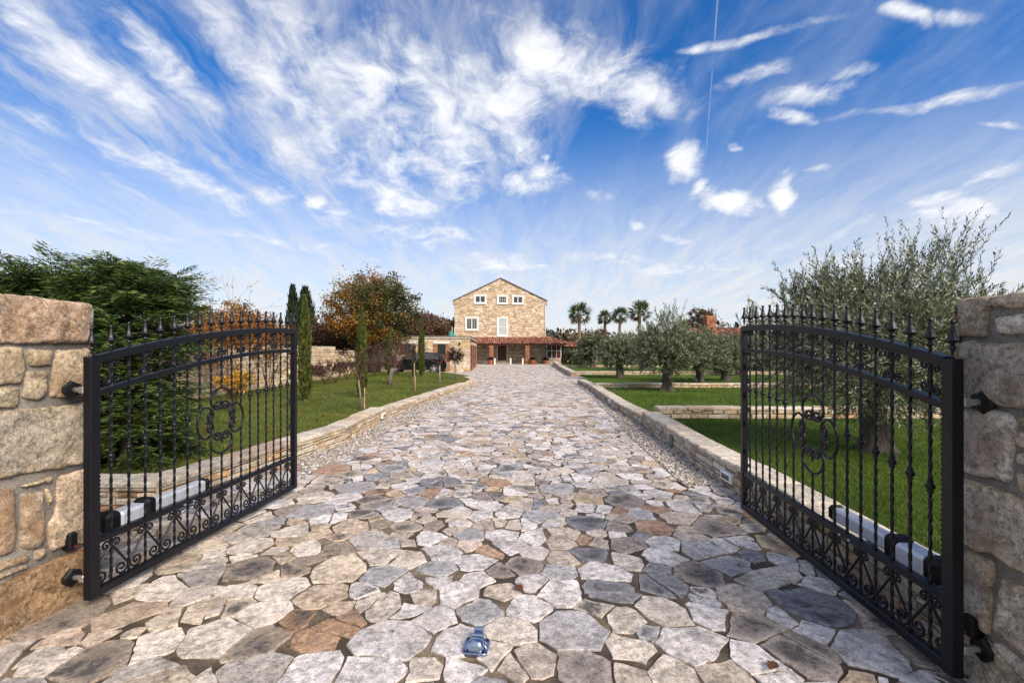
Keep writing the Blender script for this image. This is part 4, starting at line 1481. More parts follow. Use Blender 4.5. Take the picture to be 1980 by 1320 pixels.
HPAL = [((0.63, 0.48, 0.325), 5), ((0.68, 0.555, 0.41), 4.5), ((0.58, 0.42, 0.27), 3.0), ((0.48, 0.34, 0.215), 1.5), ((0.70, 0.61, 0.49), 3), ((0.54, 0.32, 0.18), .6), ((0.46, 0.37, 0.29), .8)]
course_wall(b, lambda a, z, c: (a, -c, z), x1 - x0, zp - .05, (.13, .27), (.16, .55), HPAL, (.01, .045), .012, holes + [door], gable, 0, 0, lich=.25)
course_wall(b, lambda a, z, c: (x1 + c, a, z), DEEP, ze, (.2, .32), (.3, .8), HPAL, (.01, .03), .012)
course_wall(b, lambda a, z, c: (x0 - c, a, z), DEEP, ze, (.2, .32), (.3, .8), HPAL, (.01, .03), .012)
b.build('wall', [M_FACADE, M_PALEJ], house)
# roof: two slopes, thin edge board seen from the front
b = MB()
for s_ in (-1, 1):
    xe = (x0 - .22) if s_ < 0 else (x1 + .22)
    xw = x0 if s_ < 0 else x1
    sl = (zp - ze) / (xp - x0) if s_ < 0 else (zp - ze) / (x1 - xp)
    zeo = ze - sl * .22
    q = [(xe, zeo + .02), (xp, zp + .02), (xp, zp + .11), (xe, zeo + .11)]
    vs = [(p[0], -.16, p[1]) for p in q] + [(p[0], DEEP + .2, p[1]) for p in q]
    b.add(vs, [(0, 1, 2, 3), (7, 6, 5, 4), (0, 3, 7, 4), (3, 2, 6, 7), (1, 0, 4, 5)], (1, 1, 1, 0), 0)
ro = b.build('roof', M_SLATE, house)
for s_, xa in ((-1, x0), (1, x1)):
    b = MB()
    xe = xa + s_ * .20
    b.bbox((min(xa, xe) - .02, -.12, ze - .52), (max(xa, xe) + .02, DEEP + .1, ze - .12), .02, (.45, .35, .24, .3), fr=None)
    b.build('eaves_corbel', M_FACADE, ro)


def window(par, x0, z0, x1, z1, fr_w, kind, y=0.0, sill=True):
    """stone surround standing proud, frame set back, dark panes"""
    w = MB()
    s_ = fr_w
    w.bbox((x0, y - .06, z0), (x0 + s_, y + .06, z1), .01); w.bbox((x1 - s_, y - .06, z0), (x1, y + .06, z1), .01)
    w.bbox((x0 + s_ + .001, y - .058, z1 - s_), (x1 - s_ - .001, y + .06, z1), .01); w.bbox((x0 + s_ + .001, y - .09, z0), (x1 - s_ - .001, y + .06, z0 + s_), .01)
    wo = w.build('window', M_WHITE, par)
    a0, a1, c0, c1 = x0 + s_, x1 - s_, z0 + s_, z1 - s_
    f = MB()
    t_ = .055
    yy = y + .01
    for (p, q) in (((a0, c0), (a0 + t_, c1)), ((a1 - t_, c0), (a1, c1)), ((a0 + t_, c0), (a1 - t_, c0 + t_)), ((a0 + t_, c1 - t_), (a1 - t_, c1))):
        f.bbox((p[0], yy - .03, p[1]), (q[0], yy + .03, q[1]), .005)
    mid = (a0 + a1) / 2
    if kind in (1, 3): f.bbox((mid - .05, yy - .035, c0 + t_), (mid + .05, yy + .03, c1 - t_), .005)
    if kind == 4: f.bbox((a0 + t_, yy - .03, c0 + (c1 - c0) * .47), (a1 - t_, yy + .03, c0 + (c1 - c0) * .47 + .07), .005)
    if kind == 2:
        for i in (1, 2, 3): f.bbox((a0 + (a1 - a0) * i / 4 - .012, yy - .02, c0), (a0 + (a1 - a0) * i / 4 + .012, yy + .02, c1), .003)
        f.bbox((a0, yy - .024, (c0 + c1) / 2 - .012), (a1, yy + .016, (c0 + c1) / 2 + .012), .003)
    if kind in (3, 4):
        nx = 4
        for i in range(1, nx):
            if kind == 3 and i == 2: continue
            f.bbox((a0 + (a1 - a0) * i / nx - .009, yy - .012, c0 + t_), (a0 + (a1 - a0) * i / nx + .009, yy + .012, c1 - t_), .002)
        nz = 5 if kind == 3 else 9
        for i in range(1, nz):
            f.bbox((a0 + t_, yy - .014, c0 + (c1 - c0) * i / nz - .009), (a1 - t_, yy + .010, c0 + (c1 - c0) * i / nz + .009), .002)
    f.build('frame', M_WPAINT, wo)
    p = MB()
    p.box((a0, yy + .012, c0), (a1, yy + .05, c1))
    p.build('pane', M_CURTAIN if kind == 4 else M_GLASS, wo)
    return wo


for (a, b_, c, d, kd, nm) in wins:
    window(house, hx(a), hz(d), hx(c), hz(b_), (.21 if nm == 'win' else .21), kd, -.052)
# front door
w = MB()
dx0, dx1, dz1 = hx(795), hx(935), hz(962)
w.bbox((dx0, -.07, .301), (dx0 + .12, .08, dz1), .01); w.bbox((dx1 - .14, -.07, .301), (dx1, .08, dz1), .01); w.bbox((dx0 + .121, -.068, dz1 - .06), (dx1 - .141, .08, dz1), .01)
dw = w.build('door_frame', M_WHITE, house)
w = MB()
w.bbox((dx0 + .12, -.02, .302), (dx1 - .14, .04, dz1 - .06), .005)
for i in range(2):
    for j in range(3):
        xa = dx0 + .17 + i * .36; za = .42 + j * .6
        w.bbox((xa, -.035, za), (xa + .29, -.018, za + .48), .012)
dd = w.build('door', M_WOOD, house)
w = MB(); w.tube([(dx1 - .22, -.02, 1.2), (dx1 - .22, -.07, 1.2), (dx1 - .32, -.07, 1.2)], .012, 6); w.build('handle', M_BOLT, dd)
w = MB()
w.bbox((hx(780), -1.0, -.02), (hx(960), -.07, .15), .02, (.5, .42, .32, .2)); w.bbox((hx(795), -.60, .1505), (hx(940), -.07, .30), .02, (.5, .42, .32, .2))
w.build('steps', M_FACADE, house)
# porch: lean-to tiled roof with barrel tiles, hipped at the right end
PYE = -3.1                         # eave line in front of the wall
pz1, pz0 = hz(868), EYE - (663.5 - HOR) / FPX * (HY + PYE)
px0 = hx(300)
kx = (HY + PYE) / FPX
ex1 = ((840 + 1705 / 6.6) - 990) * kx
b = MB()
b.add([(px0, 0, pz1 - .06), (x1, 0, pz1 - .06), (ex1, PYE, pz0 - .06), (px0, PYE, pz0 - .06)], [(3, 2, 1, 0)], (.30, .12, .06, 0), 1)
b.add([(x1, 0, pz1 - .06), (x1, 6, pz1 - .06), (ex1, 6, pz0 - .06), (ex1, PYE, pz0 - .06)], [(3, 2, 1, 0)], (.30, .12, .06, 0), 1)
TPAL = [((0.30, 0.08, 0.042), 4), ((0.38, 0.145, 0.075), 2), ((0.22, 0.055, 0.035), 3.5), ((0.52, 0.30, 0.18), 1.0), ((0.10, 0.035, 0.03), 3), ((0.36, 0.16, 0.13), 1)]


def tiles(b, fr, width_at, n_rows, run, pitch=.235):
    """half-round roof tiles, one small arch each"""
    for r_ in range(n_rows):
        q0, q1 = r_ / n_rows, (r_ + 1.18) / n_rows
        lo, hi = width_at((r_ + .5) / n_rows)
        k = lo + (pitch - (lo % pitch)) % pitch
        while k < hi:
            c = pick(TPAL, .18)
            vs = []
            for (q, lift, rr) in ((q0, .020, .085), (q1, .045, .105)):
                for a in range(5):
                    an = math.pi * a / 4
                    vs.append(fr(k - math.cos(an) * rr, q, lift + math.sin(an) * .085))
            fs = [(i, i + 1, i + 6, i + 5) for i in range(4)] + [(5, 6, 7, 8, 9)]
            b.add(vs, fs, (c[0], c[1], c[2], rnd(0, .35)), 0)
            k += pitch


tiles(b, lambda k, q, h: (k, PYE * q, pz1 + (pz0 - pz1) * q + h - .05), lambda q: (px0, x1 + (ex1 - x1) * q), 9, 1)
tiles(b, lambda k, q, h: (x1 + (ex1 - x1) * q, k, pz1 + (pz0 - pz1) * q + h - .05), lambda q: (PYE * q, 6), 9, 1)
for i in range(12):                                             # ridge tiles along the hip
    q0, q1 = i / 12, (i + 1.15) / 12
    c = pick(TPAL, .15)
    vs = []
    for q, rr in ((q0, .09), (q1, .11)):
        cx, cy, cz = x1 + (ex1 - x1) * q, PYE * q, pz1 + (pz0 - pz1) * q + .06
        for a in range(5):
            an = math.pi * a / 4
            vs.append((cx - math.cos(an) * rr * .7, cy - math.cos(an) * rr * .5, cz + math.sin(an) * .10))
    b.add(vs, [(j, j + 1, j + 6, j + 5) for j in range(4)], (c[0] * 1.1, c[1], c[2], 0), 0)
pr = b.build('porch_roof', [M_TILE, M_WOOD], house)
b = MB()
b.bbox((px0, PYE + .12, pz0 - .26), (ex1 - .3, PYE + .28, pz0 - .075), .01)
n_r = 26
for i in range(n_r):
    xx = px0 + (ex1 - .4 - px0) * (i + .5) / n_r
    vs = [(xx + s_, y, z + h) for h in (0, .09) for (s_, y, z) in ((-.04, -.02, pz1 - .17), (.04, -.02, pz1 - .17), (.04, PYE - .02, pz0 - .165), (-.04, PYE - .02, pz0 - .165))]
    b.add(vs, [(3, 2, 1, 0), (4, 5, 6, 7), (0, 1, 5, 4), (1, 2, 6, 5), (2, 3, 7, 6), (3, 0, 4, 7)])
b.build('rafters', M_WOOD, pr)
kp = (HY + PYE + .2) / FPX
for (za, zb) in ((702, 752), (1161, 1213)):
    xa, xb = ((840 + za / 6.6) - 990) * kp, ((840 + zb / 6.6) - 990) * kp
    w = xb - xa
    b = MB()
    top = pz0 - .262
    b.box((xa + .01, PYE + .01, -.02), (xb - .01, PYE + w - .01, top), (.3, .25, .2, 0), 1)
    for f2 in (lambda a, z, c: (xa + a, PYE - c, z), lambda a, z, c: (xb + c, PYE + a, z), lambda a, z, c: (xa - c, PYE + a, z)):
        course_wall(b, f2, w, top, (.075, .08), (.16, .26), BRICKC, (.002, .008), .006, flat=True)
    b.build('porch_pillar', [M_BRICK, M_DARKJ], house)
# glazed side room under the hip: white posts, brown curtains, low stone plinth
b = MB()
cy = -.9
kc = (HY + cy) / FPX
cx0, cx1 = hx(1425), ((840 + 1615 / 6.6) - 990) * kc
course_wall(b, lambda a, z, c: (cx0 + a, cy - c, z), cx1 - cx0, .62, (.12, .2), (.2, .5), CREAM, (.005, .02), .01)
b.box((cx0, cy, -.1), (cx1, cy + .3, .62), (1, 1, 1, 0), 1)
b.build('plinth', [M_FACADE, M_DARKJ], house)
b = MB()
top = 2.45
for q in (0, .34, .66, .97):
    xx = cx0 + (cx1 - cx0) * q
    b.bbox((xx, cy - .02, .622), (xx + (.09 if q > .9 else .06), cy + .05, top), .006)
for zz in (.63, 1.55, top - .07): b.bbox((cx0, cy - .012, zz), (cx1, cy + .04, zz + .06), .005)
vb = b.build('veranda_frame', M_WPAINT, house)
b = MB(); b.box((cx0 + .02, cy + .02, .64), (cx0 + (cx1 - cx0) * .33, cy + .035, top - .08)); b.build('pane', M_GLASS, vb)
M_CURT = plain('brown_curtain', (0.17, 0.062, 0.035), 0.7, 0, 0.3, 0.3, 9)
b = MB()
n = 40
vs, fs = [], []
xa, xb = cx0 + (cx1 - cx0) * .36, cx1 - .06
for i in range(n + 1):
    xx = xa + (xb - xa) * i / n
    yy = cy + .09 + .03 * math.sin(i * 1.9)
    vs += [(xx, yy, .64), (xx, yy, top - .05)]
for i in range(n): fs.append((2 * i, 2 * i + 2, 2 * i + 3, 2 * i + 1))
b.add(vs, fs); b.build('curtain', M_CURT, vb)
# gutters pipe and lamps
b = MB(); b.tube([(x1 - .02, -.09, ze - .3), (x1 - .02, -.09, pz1 + .1)], .035, 8); b.build('downpipe', M_WPAINT, house)
for zx in (1030, 640):
    b = MB(); b.bbox((hx(zx) - .08, -.22, 2.02), (hx(zx) + .08, -.04, 2.28), .03); b.bbox((hx(zx) - .05, -.19, 2.281), (hx(zx) + .05, -.07, 2.33), .02)
    b.build('wall_lamp', M_IRON2, house)
# antler ornament on the wall
b = MB()
ax, az = hx(1340), hz(1040)
b.tube([(ax, -.06, az - .16), (ax, -.10, az)], [.03, .06], 8)
for s_ in (-1, 1):
    b.tube([(ax + s_ * .03, -.08, az), (ax + s_ * .14, -.1, az + .1), (ax + s_ * .16, -.1, az + .26)], [.02, .018, .008], 6)
    b.tube([(ax + s_ * .10, -.09, az + .05), (ax + s_ * .06, -.09, az + .2)], [.015, .006], 6)
o = b.build('antlers', M_WPAINT)
o.location = (0, HY, 0)
tag(o, 'pale antlers hung on the porch wall right of the brick pillar', 'ornament')


def pot_plant(zx, y, label, r_=.29, h=.52, pal=((.02, .045, .014), (.035, .065, .02)), name='potted_plant'):
    xx = ((840 + zx / 6.6) - 990) * (HY + y) / FPX
    t = thing(name, (xx, HY + y, .012), label, 'potted plant', 'potted plants beside the porch pillars')
    b = MB(); b.lathe([(r_ * .66, 0), (r_ * .92, h * .45), (r_, h * .8), (r_ * 1.08, h * .84), (r_ * 1.08, h), (r_ * .9, h), (r_ * .86, h * .9), (.02, h * .9)], n=18)
    b.build('pot', M_TERRA, t, smooth=False)
    L = Leaves()
    n = 70
    for i in range(n):
        a = rnd(0, 6.28); el = rnd(.35, 1.35)
        d = Vector((math.cos(a) * math.cos(el), math.sin(a) * math.cos(el), math.sin(el)))
        P = np.array([[0, 0, h * .9]]) + np.array([d * (.04 + .06 * k) for k in range(9)]) + np.array([[0, 0, -.02 * k * k * .16] for k in range(9)])
        c = np.array(random.choice(pal)) * rnd(.6, 1.5)
        for k in range(9):
            for s_ in (-1, 1):
                L.put(P[k], np.array([d.x + s_ * -d.y * .8, d.y + s_ * d.x * .8, d.z * .6]), .13, .028, c)
    L.build('foliage', M_LEAF, t)


pot_plant(715, PYE - .35, 'terracotta pot with a spiky green plant left of the front door')
pot_plant(1258, PYE - .35, 'terracotta pot with a spiky green plant right of the brick pillar', .33)
pot_plant(1415, -1.5, 'dark pot with a tall leafy plant before the glazed veranda', .22, .45, ((.015, .03, .012), (.03, .05, .02)))
for zx, lab in ((771, 'white stone bollard left of the front door steps'), (973, 'white stone bollard right of the front door steps'), (1128, 'white stone bollard next to the right brick pillar')):
    xx = ((840 + zx / 6.6) - 990) * (HY + PYE - .5) / FPX
    b = MB(); b.lathe([(.14, 0), (.15, .06), (.125, .10), (.125, .55), (.15, .60), (.15, .68), (.13, .70)], n=4)
    o = b.build('bollard', M_WHITE); o.location = (xx, HY + PYE - .5, .01)
    tag(o, lab, 'bollard', 'white stone bollards before the porch')

# garage block with brick openings and a dark flat roof
GYF = 34.0
kg = GYF / FPX
gar = thing('garage', (0, GYF, 0), 'low cream stone garage with brick jambs and flat dark roof', 'garage')
gx0, gx1 = (752 - 990) * kg, (908 - 990) * kg
gh = EYE + (HOR - 653) * kg
gz = lambda py: EYE - (py - HOR) * kg
gX = lambda px: (px - 990) * kg
gholes = [(gX(783), gz(686), gX(797), gz(664.5)), (gX(846.5), .02, gX(861.5), gz(664.5))]
jamb = [(h[0] - .36, h[1] - .05, h[2] + .30, h[3] + .16) for h in gholes]
b = MB()
ex, ey = (921.5 - 990) / FPX * 46.5, 46.5 - GYF
q = [(gx0, 0), (gx1, 0), (ex, ey), (gx0 - 1.2, ey)]
b.prism(q, -.1, gh - .06, (1, 1, 1, 0), 1)
course_wall(b, lambda a, z, c: (a, -c, z), gx1 - gx0, gh - .10, (.17, .30), (.25, .7), CREAM, (.006, .022), .008, jamb, None, gx0, 0, lich=.15)
sl = Vector((ex - gx1, ey, 0)); SL = sl.length; sl.normalize(); sn = Vector((sl.y, -sl.x, 0))
doors = [(1.0 + i * 3.7, 0.02, 1.0 + i * 3.7 + 2.9, 2.05) for i in range(3)]
sfr = lambda a, z, c: tuple(Vector((gx1, 0, z)) + sl * a + sn * c)
course_wall(b, sfr, SL, gh - .10, (.17, .30), (.25, .7), CREAM, (.006, .02), .008, [(d[0] - .38, d[1] - .1, d[2] + .38, d[3] + .25) for d in doors], None, 0, 0, lich=.15)
b.build('wall', [M_WALL, M_PALEJ], gar)
b = MB()
for (h, jb) in zip(gholes, jamb):
    for (xa, xb) in ((jb[0], h[0]), (h[2], jb[2])):
        course_wall(b, lambda a, z, c: (xa + a, -c, z), xb - xa, h[3] - max(h[1], .0), (.07, .075), (.14, .26), BRICKC, (.006, .014), .006, b0=max(h[1], 0), flat=True)
for d in doors:
    for (xa, xb) in ((d[0] - .38, d[0]), (d[2], d[2] + .38)):
        course_wall(b, lambda a, z, c: sfr(xa + a, z, c), xb - xa, d[3], (.075, .08), (.16, .26), BRICKC, (.03, .06), .006, flat=True)
b.build('brick_jambs', [M_BRICK, M_DARKJ], gar)
b = MB()
for (h, jb) in zip(gholes, jamb): b.bbox((jb[0], -.05, h[3]), (jb[2], .02, jb[3]), .01)
b.build('lintel', M_WHITE, gar)
b = MB(); h = gholes[0]; b.box((h[0], -.015, h[1]), (h[2], .02, h[3])); b.build('window', M_GLASS, gar)
b = MB(); h = gholes[1]; b.bbox((h[0], -.02, h[1]), (h[2], .02, h[3]), .01); b.build('door', plain('green_black_door', (.012, .022, .018), .4), gar)
for d in doors:
    b = MB()
    for i in range(9):
        za = d[1] + (d[3] - d[1]) * i / 9; zb = d[1] + (d[3] - d[1]) * (i + 1) / 9 - .012
        vs = [sfr(a, z, c) for a in (d[0], d[2]) for z in (za, zb) for c in (.0, .012)]
        b.add(vs, [(1, 3, 7, 5), (0, 1, 5, 4), (2, 6, 7, 3)])
    b.build('garage_door', M_WOOD, gar)
    b = MB()
    vs = [sfr(a, z, c) for a in (d[0] - .38, d[2] + .38) for z in (d[3] + .001, d[3] + .25) for c in (.0, .05)]
    b.add(vs, [(1, 3, 7, 5), (0, 1, 5, 4), (2, 6, 7, 3), (0, 2, 3, 1), (4, 5, 7, 6)], (.6, .5, .38, 0))
    b.build('door_lintel', M_FACADE, gar)
b = MB()
q2 = [(gx0 - .08, -.07), (gx1 + .07, -.07), (ex + .07, ey + .07), (gx0 - 1.3, ey + .07)]
b.prism(q2, gh - .059, gh + .03, (.52, .45, .34, .1))
b.build('coping', M_FACADE, gar)
b = MB(); b.prism([(p[0] * .999 + .1, p[1] + .25) if p[1] < 1 else (p[0], p[1] - .2) for p in q], gh + .031, gh + .15); b.build('roof', M_SLATE, gar)
b = MB()
for i in range(10):
    a = .5 + i * (SL - 1) / 9
    P = Vector((gx1, 0, gh - .22)) + sl * a
    vs = [tuple(P + sl * s_ + sn * c + Vector((0, 0, z))) for s_ in (-.06, .06) for z in (-.07, .07) for c in (-.05, .16)]
    b.add(vs, [(1, 3, 7, 5), (0, 1, 5, 4), (2, 6, 7, 3), (0, 2, 3, 1), (4, 5, 7, 6)])
b.build('beam_ends', M_WOOD, gar)
b = MB(); b.bbox((gX(889) - .06, -.14, gz(664) - .08), (gX(889) + .06, -.02, gz(664) + .08), .02); b.build('wall_lamp', M_IRON2, gar)
# brick arch buttress at the left end
b = MB()
ra, rb = 1.02, 1.34
ox = gx0
n = 16
for i in range(n):
    a0, a1 = math.pi / 2 + math.pi / 2 * i / n, math.pi / 2 + math.pi / 2 * (i + 1) / n - .02
    c = pick(BRICKC, .2)
    p = [(ox + math.cos(a) * r_, .95 + math.sin(a) * r_ * .95) for (a, r_) in ((a0, ra), (a1, ra), (a1, rb), (a0, rb))]
    b.add([(x, -.06, z) for x, z in p] + [(x, .3, z) for x, z in p], [(0, 1, 2, 3), (2, 1, 5, 6), (3, 2, 6, 7), (0, 3, 7, 4)], c)
course_wall(b, lambda a, z, c: (ox - rb + a, -.05 - c, z), rb - ra, .95, (.075, .08), (.16, .24), BRICKC, (.0, .008), .006, flat=True)
b.box((ox - ra, .12, -.05), (ox, .3, 1.85), (.50, .38, .24, .2))
ar = b.build('arch', M_BRICK, gar)

# teal covered thing with two poles on the garage roof
t = thing('covered_bundle', ((875 - 990) / FPX * 40, 40, gh + .15), 'teal canvas bundle with two pale poles on the flat roof', 'bundle')
b = MB()
b.lathe([(.30, 0), (.36, .08), (.33, .25), (.18, .36), (.03, .40)], n=9, squash=.8)
b.lathe([(.12, 0), (.16, .2), (.08, .55), (.02, .62)], (-.20, .05, 0), n=7)
b.build('canvas', M_TEAL, t)
for xx in (-.05, .16):
    b = MB(); b.tube([(xx, 0, .1), (xx + .01, 0, .98)], .024, 6); b.build('pole', M_WPAINT, t)

# low annex with a red tiled roof right of the porch
an = thing('annex', (0, 60, 0), 'low annex with red tiled roof right of the porch', 'outbuilding')
b = MB()
ax0, ax1 = (1086 - 990) / FPX * 60, (1150 - 990) / FPX * 60
az1, az0 = EYE + (678 - 660.5) / FPX * 60, EYE + (678 - 669) / FPX * 57
b.box((ax0, -2.2, -.1), (ax1, 4, az0 - .1), (.45, .36, .25, .3))
b.build('wall', M_FACADE, an)
b = MB()
b.add([(ax0, 0, az1 - .06), (ax1, 0, az1 - .06), (ax1, -3, az0 - .06), (ax0, -3, az0 - .06)], [(3, 2, 1, 0)], (.30, .1, .05, 0))
b.add([(ax0, 0, az1 - .06), (ax1, 0, az1 - .06), (ax1, 4.3, az0 - .06), (ax0, 4.3, az0 - .06)], [(0, 1, 2, 3)], (.30, .1, .05, 0))
tiles(b, lambda k, q, h: (k, -3 * q, az1 + (az0 - az1) * q + h - .05), lambda q: (ax0, ax1), 8, 1)
b.build('roof', M_TILE, an)

# tiled outbuilding with brick chimney behind the olives
ob = thing('outbuilding', (0, 40, 0), 'tiled outbuilding with a brick chimney behind the olive trees', 'outbuilding')
kx_ = 40 / FPX
bx0, bx1 = (1340 - 990) * kx_, (1462 - 990) * kx_
bz1, bz0 = EYE + (678 - 630) * kx_, EYE + (678 - 652) * kx_
b = MB(); b.box((bx0, .2, -.1), (bx1, 6, bz0 - .05), (.50, .34, .20, .2)); b.build('wall', M_FACADE, ob)
b = MB()
b.add([(bx0 - .2, 3, bz1 - .06), (bx1 + .2, 3, bz1 - .06), (bx1 + .2, -.3, bz0 - .06), (bx0 - .2, -.3, bz0 - .06)], [(3, 2, 1, 0)], (.30, .1, .05, 0))
b.add([(bx0 - .2, 3, bz1 - .06), (bx1 + .2, 3, bz1 - .06), (bx1 + .2, 6.3, bz0 - .06), (bx0 - .2, 6.3, bz0 - .06)], [(0, 1, 2, 3)], (.30, .1, .05, 0))
tiles(b, lambda k, q, h: (k, 3 - 3.3 * q, bz1 + (bz0 - bz1) * q + h - .05), lambda q: (bx0 - .2, bx1 + .2), 9, 1)
rf = b.build('roof', M_TILE, ob)
b = MB()
c0, c1 = (1381 - 990) * kx_, (1399.5 - 990) * kx_
cz0, cz1 = bz0, EYE + (678 - 608) * kx_
w = c1 - c0
b.box((c0 + .01, 1.51, cz0), (c1 - .01, 1.5 + w - .01, cz1 - .12), (.3, .2, .15, 0), 1)
for f2 in (lambda a, z, c: (c0 + a, 1.5 - c, z), lambda a, z, c: (c1 + c, 1.5 + a, z), lambda a, z, c: (c0 - c, 1.5 + a, z)):
    course_wall(b, f2, w, cz1 - cz0 - .12, (.085, .09), (.18, .26), BRICKC, (.004, .012), .007, b0=cz0, flat=True, holes=[(w * .55, cz1 - .5, w * .82, cz1 - .2)])
b.bbox((c0 - .05, 1.45, cz1 - .12), (c1 + .05, 1.55 + w, cz1), .01, (.44, .2, .11, .1))
b.build('chimney', [M_BRICK, M_DARKJ], rf)

# tall boundary wall stepping down along the left garden edge
BW = 'tall stone boundary walls on the left'
BWP = [((0.66, 0.52, 0.34), 5), ((0.72, 0.62, 0.46), 4), ((0.60, 0.44, 0.26), 3), ((0.50, 0.38, 0.26), 1.5), ((0.70, 0.47, 0.25), 1.5)]


def bwall(label, A, B, H):
    low_wall(label, [A, B], H, +1, thick=.35, pal=BWP, rows=(.07, .2), widths=(.10, .42), cap=.05, name='boundary_wall', group=BW, capw=(.6, 1.4), lich=.2)


w0, w1, w2, w3 = (-9.5, 10.5), (-9.75, 15.2), (-10.0, 22.6), (-10.9, 26.5)
pA = (-10.30, 23.4)
bwall('tall boundary wall stretch seen through the left gate bars', (-9.2, 9.0), (-9.72, 15.6), EYE + .12)
bwall('tall cream boundary wall stretch beside the thin cypress at the gate post', (-9.73, 15.62), ((648 - 990) / FPX * 25.2, 25.2), EYE + .22)
bwall('lower stepped boundary wall stretch left of the oak tree', ((648 - 990) / FPX * 25.25, 25.25), ((693 - 990) / FPX * 31, 31), EYE + .02)

# ------------------------------------------------------------------ car
car = thing('parked_car', ((806 - 990) / FPX * 31.9, 31.9, .004), 'black five-door car parked against the garage, rear to the right', 'car', None, R(180 + 3))
# local: +x is the front; width along y
prof_low = [(-2.1, .34), (-2.14, .55), (-2.12, .78), (-2.02, .95), (-1.6, .99), (-.6, .98), (.5, .96), (1.2, .90), (1.8, .78), (2.05, .62), (2.08, .42), (2.0, .28), (-1.95, .26)]
b = MB()
W = .86
secs = [(-W, .90, .04), (-W - .03, 1.0, .0), (W + .03, 1.0, 0), (W, .90, .04)]
n = len(prof_low)
vs = []
for (y, s_, dz_) in [(-W + .09, .965, .0), (-W, .99, 0), (-W * .9, 1.0, .0), (W * .9, 1.0, .0), (W, .99, 0), (W - .09, .965, 0)]:
    vs += [(x * s_, y, .6 + (z - .6) * s_) for x, z in prof_low]
fs = [(r2 * n + k, r2 * n + (k + 1) % n, (r2 + 1) * n + (k + 1) % n, (r2 + 1) * n + k) for r2 in range(5) for k in range(n)]
fs += [tuple(range(n))[::-1], tuple(range(5 * n, 6 * n))]
b.add(vs, fs)
roof = [(-1.98, .96), (-1.72, 1.33), (-1.35, 1.44), (-.4, 1.48), (.25, 1.40), (.55, 1.28), (1.12, .93)]
n = len(roof)
vs = []
for y, s_ in ((-.80, 0), (-.66, 1), (.66, 1), (.80, 0)):
    vs += [(x, y if s_ == 0 or z < 1.0 else y, z if s_ == 1 else .955 + (z - .955) * .10) for x, z in roof]
vs = []
for side_ in (-1, 1):
    vs += [(x, side_ * (.80 - .17 * (z - .93) / .55), z) for x, z in roof]
fs = [(k, k + 1, n + k + 1, n + k) for k in range(n - 1)] + [tuple(range(n))[::-1], tuple(range(n, 2 * n))]
b.add(vs, fs)
body = b.build('body', M_CAR, car, smooth=False)
for s_ in (-1, 1):
    b = MB()
    for pl in ([(-1.62, 1.02), (-1.50, 1.27), (-1.05, 1.38), (-.62, 1.40), (-.62, 1.02)], [(-.55, 1.02), (-.55, 1.40), (-.1, 1.38), (.3, 1.28), (.86, 1.0)]):
        vs = [(x, s_ * (.806 - .17 * (z - .93) / .55), z) for x, z in pl]
        b.add(vs, [tuple(range(5)) if s_ > 0 else tuple(range(5))[::-1]])
    b.build('side_window', M_GLASS, car)
b = MB(); b.add([(-1.975, -.62, 1.02), (-1.975, .62, 1.02), (-1.775, .55, 1.30), (-1.775, -.55, 1.30)], [(0, 1, 2, 3)]); b.build('rear_window', M_GLASS, car)
for s_ in (-1, 1):
    b = MB(); y0, y1 = sorted((s_ * .64, s_ * .862)); b.bbox((-2.125, y0, .78), (-1.95, y1, .90), .03); b.build('tail_light', M_RED, car)
    for xx in (-1.28, 1.32):
        b = MB()
        b.lathe([(.20, -.10), (.31, -.105), (.335, -.07), (.335, .07), (.31, .105), (.22, .10)], n=22, fr=lambda x, y, z: (xx + x, s_ * (.78 + z * .9), .335 + y))
        wo = b.build('wheel', M_RUBBER, car)
        b = MB()
        b.lathe([(.235, -.005), (.235, .01), (.215, .012)], n=22, fr=lambda x, y, z: (xx + x, s_ * (.845 + z), .335 + y))
        for k in range(5):
            a = 2 * math.pi * k / 5 + .3
            c_, s2 = math.cos(a), math.sin(a)
            p = [(.03, -.035), (.22, -.055), (.22, .055), (.03, .035)]
            vs = [(xx + u * c_ - v * s2, s_ * .872, .335 + u * s2 + v * c_) for u, v in p] + [(xx + u * c_ - v * s2, s_ * .855, .335 + u * s2 + v * c_) for u, v in p]
            b.add(vs, [(0, 1, 2, 3), (0, 4, 5, 1), (1, 5, 6, 2), (2, 6, 7, 3)])
        b.lathe([(.06, 0), (.06, .02), (.03, .03)], n=12, fr=lambda x, y, z: (xx + x, s_ * (.862 + z), .335 + y))
        b.build('rim', M_BOLT, wo)
    b = MB(); y0, y1 = sorted((s_ * .82, s_ * 1.0)); b.bbox((.62, y0, .98), (.78, y1, 1.12), .04); b.build('mirror', M_CAR, car)

# ------------------------------------------------------------------ planting
BARK_GREY, BARK_DARK, BARK_OLIVE = (.13, .105, .085, 0), (.060, .048, .038, 0), (.070, .058, .046, 0)


def V3(*a): return np.array(a, dtype=float)


def wig(P, d, L, n, amp, up=0.0):
    """a bending limb: list of points"""
    pts = [Vector(P)]
    d = Vector(d).normalized()
    for i in range(n):
        d = (d + Vector((rnd(-amp, amp), rnd(-amp, amp), rnd(-amp, amp) + up))).normalized()
        pts.append(pts[-1] + d * (L / n))
    return pts, d


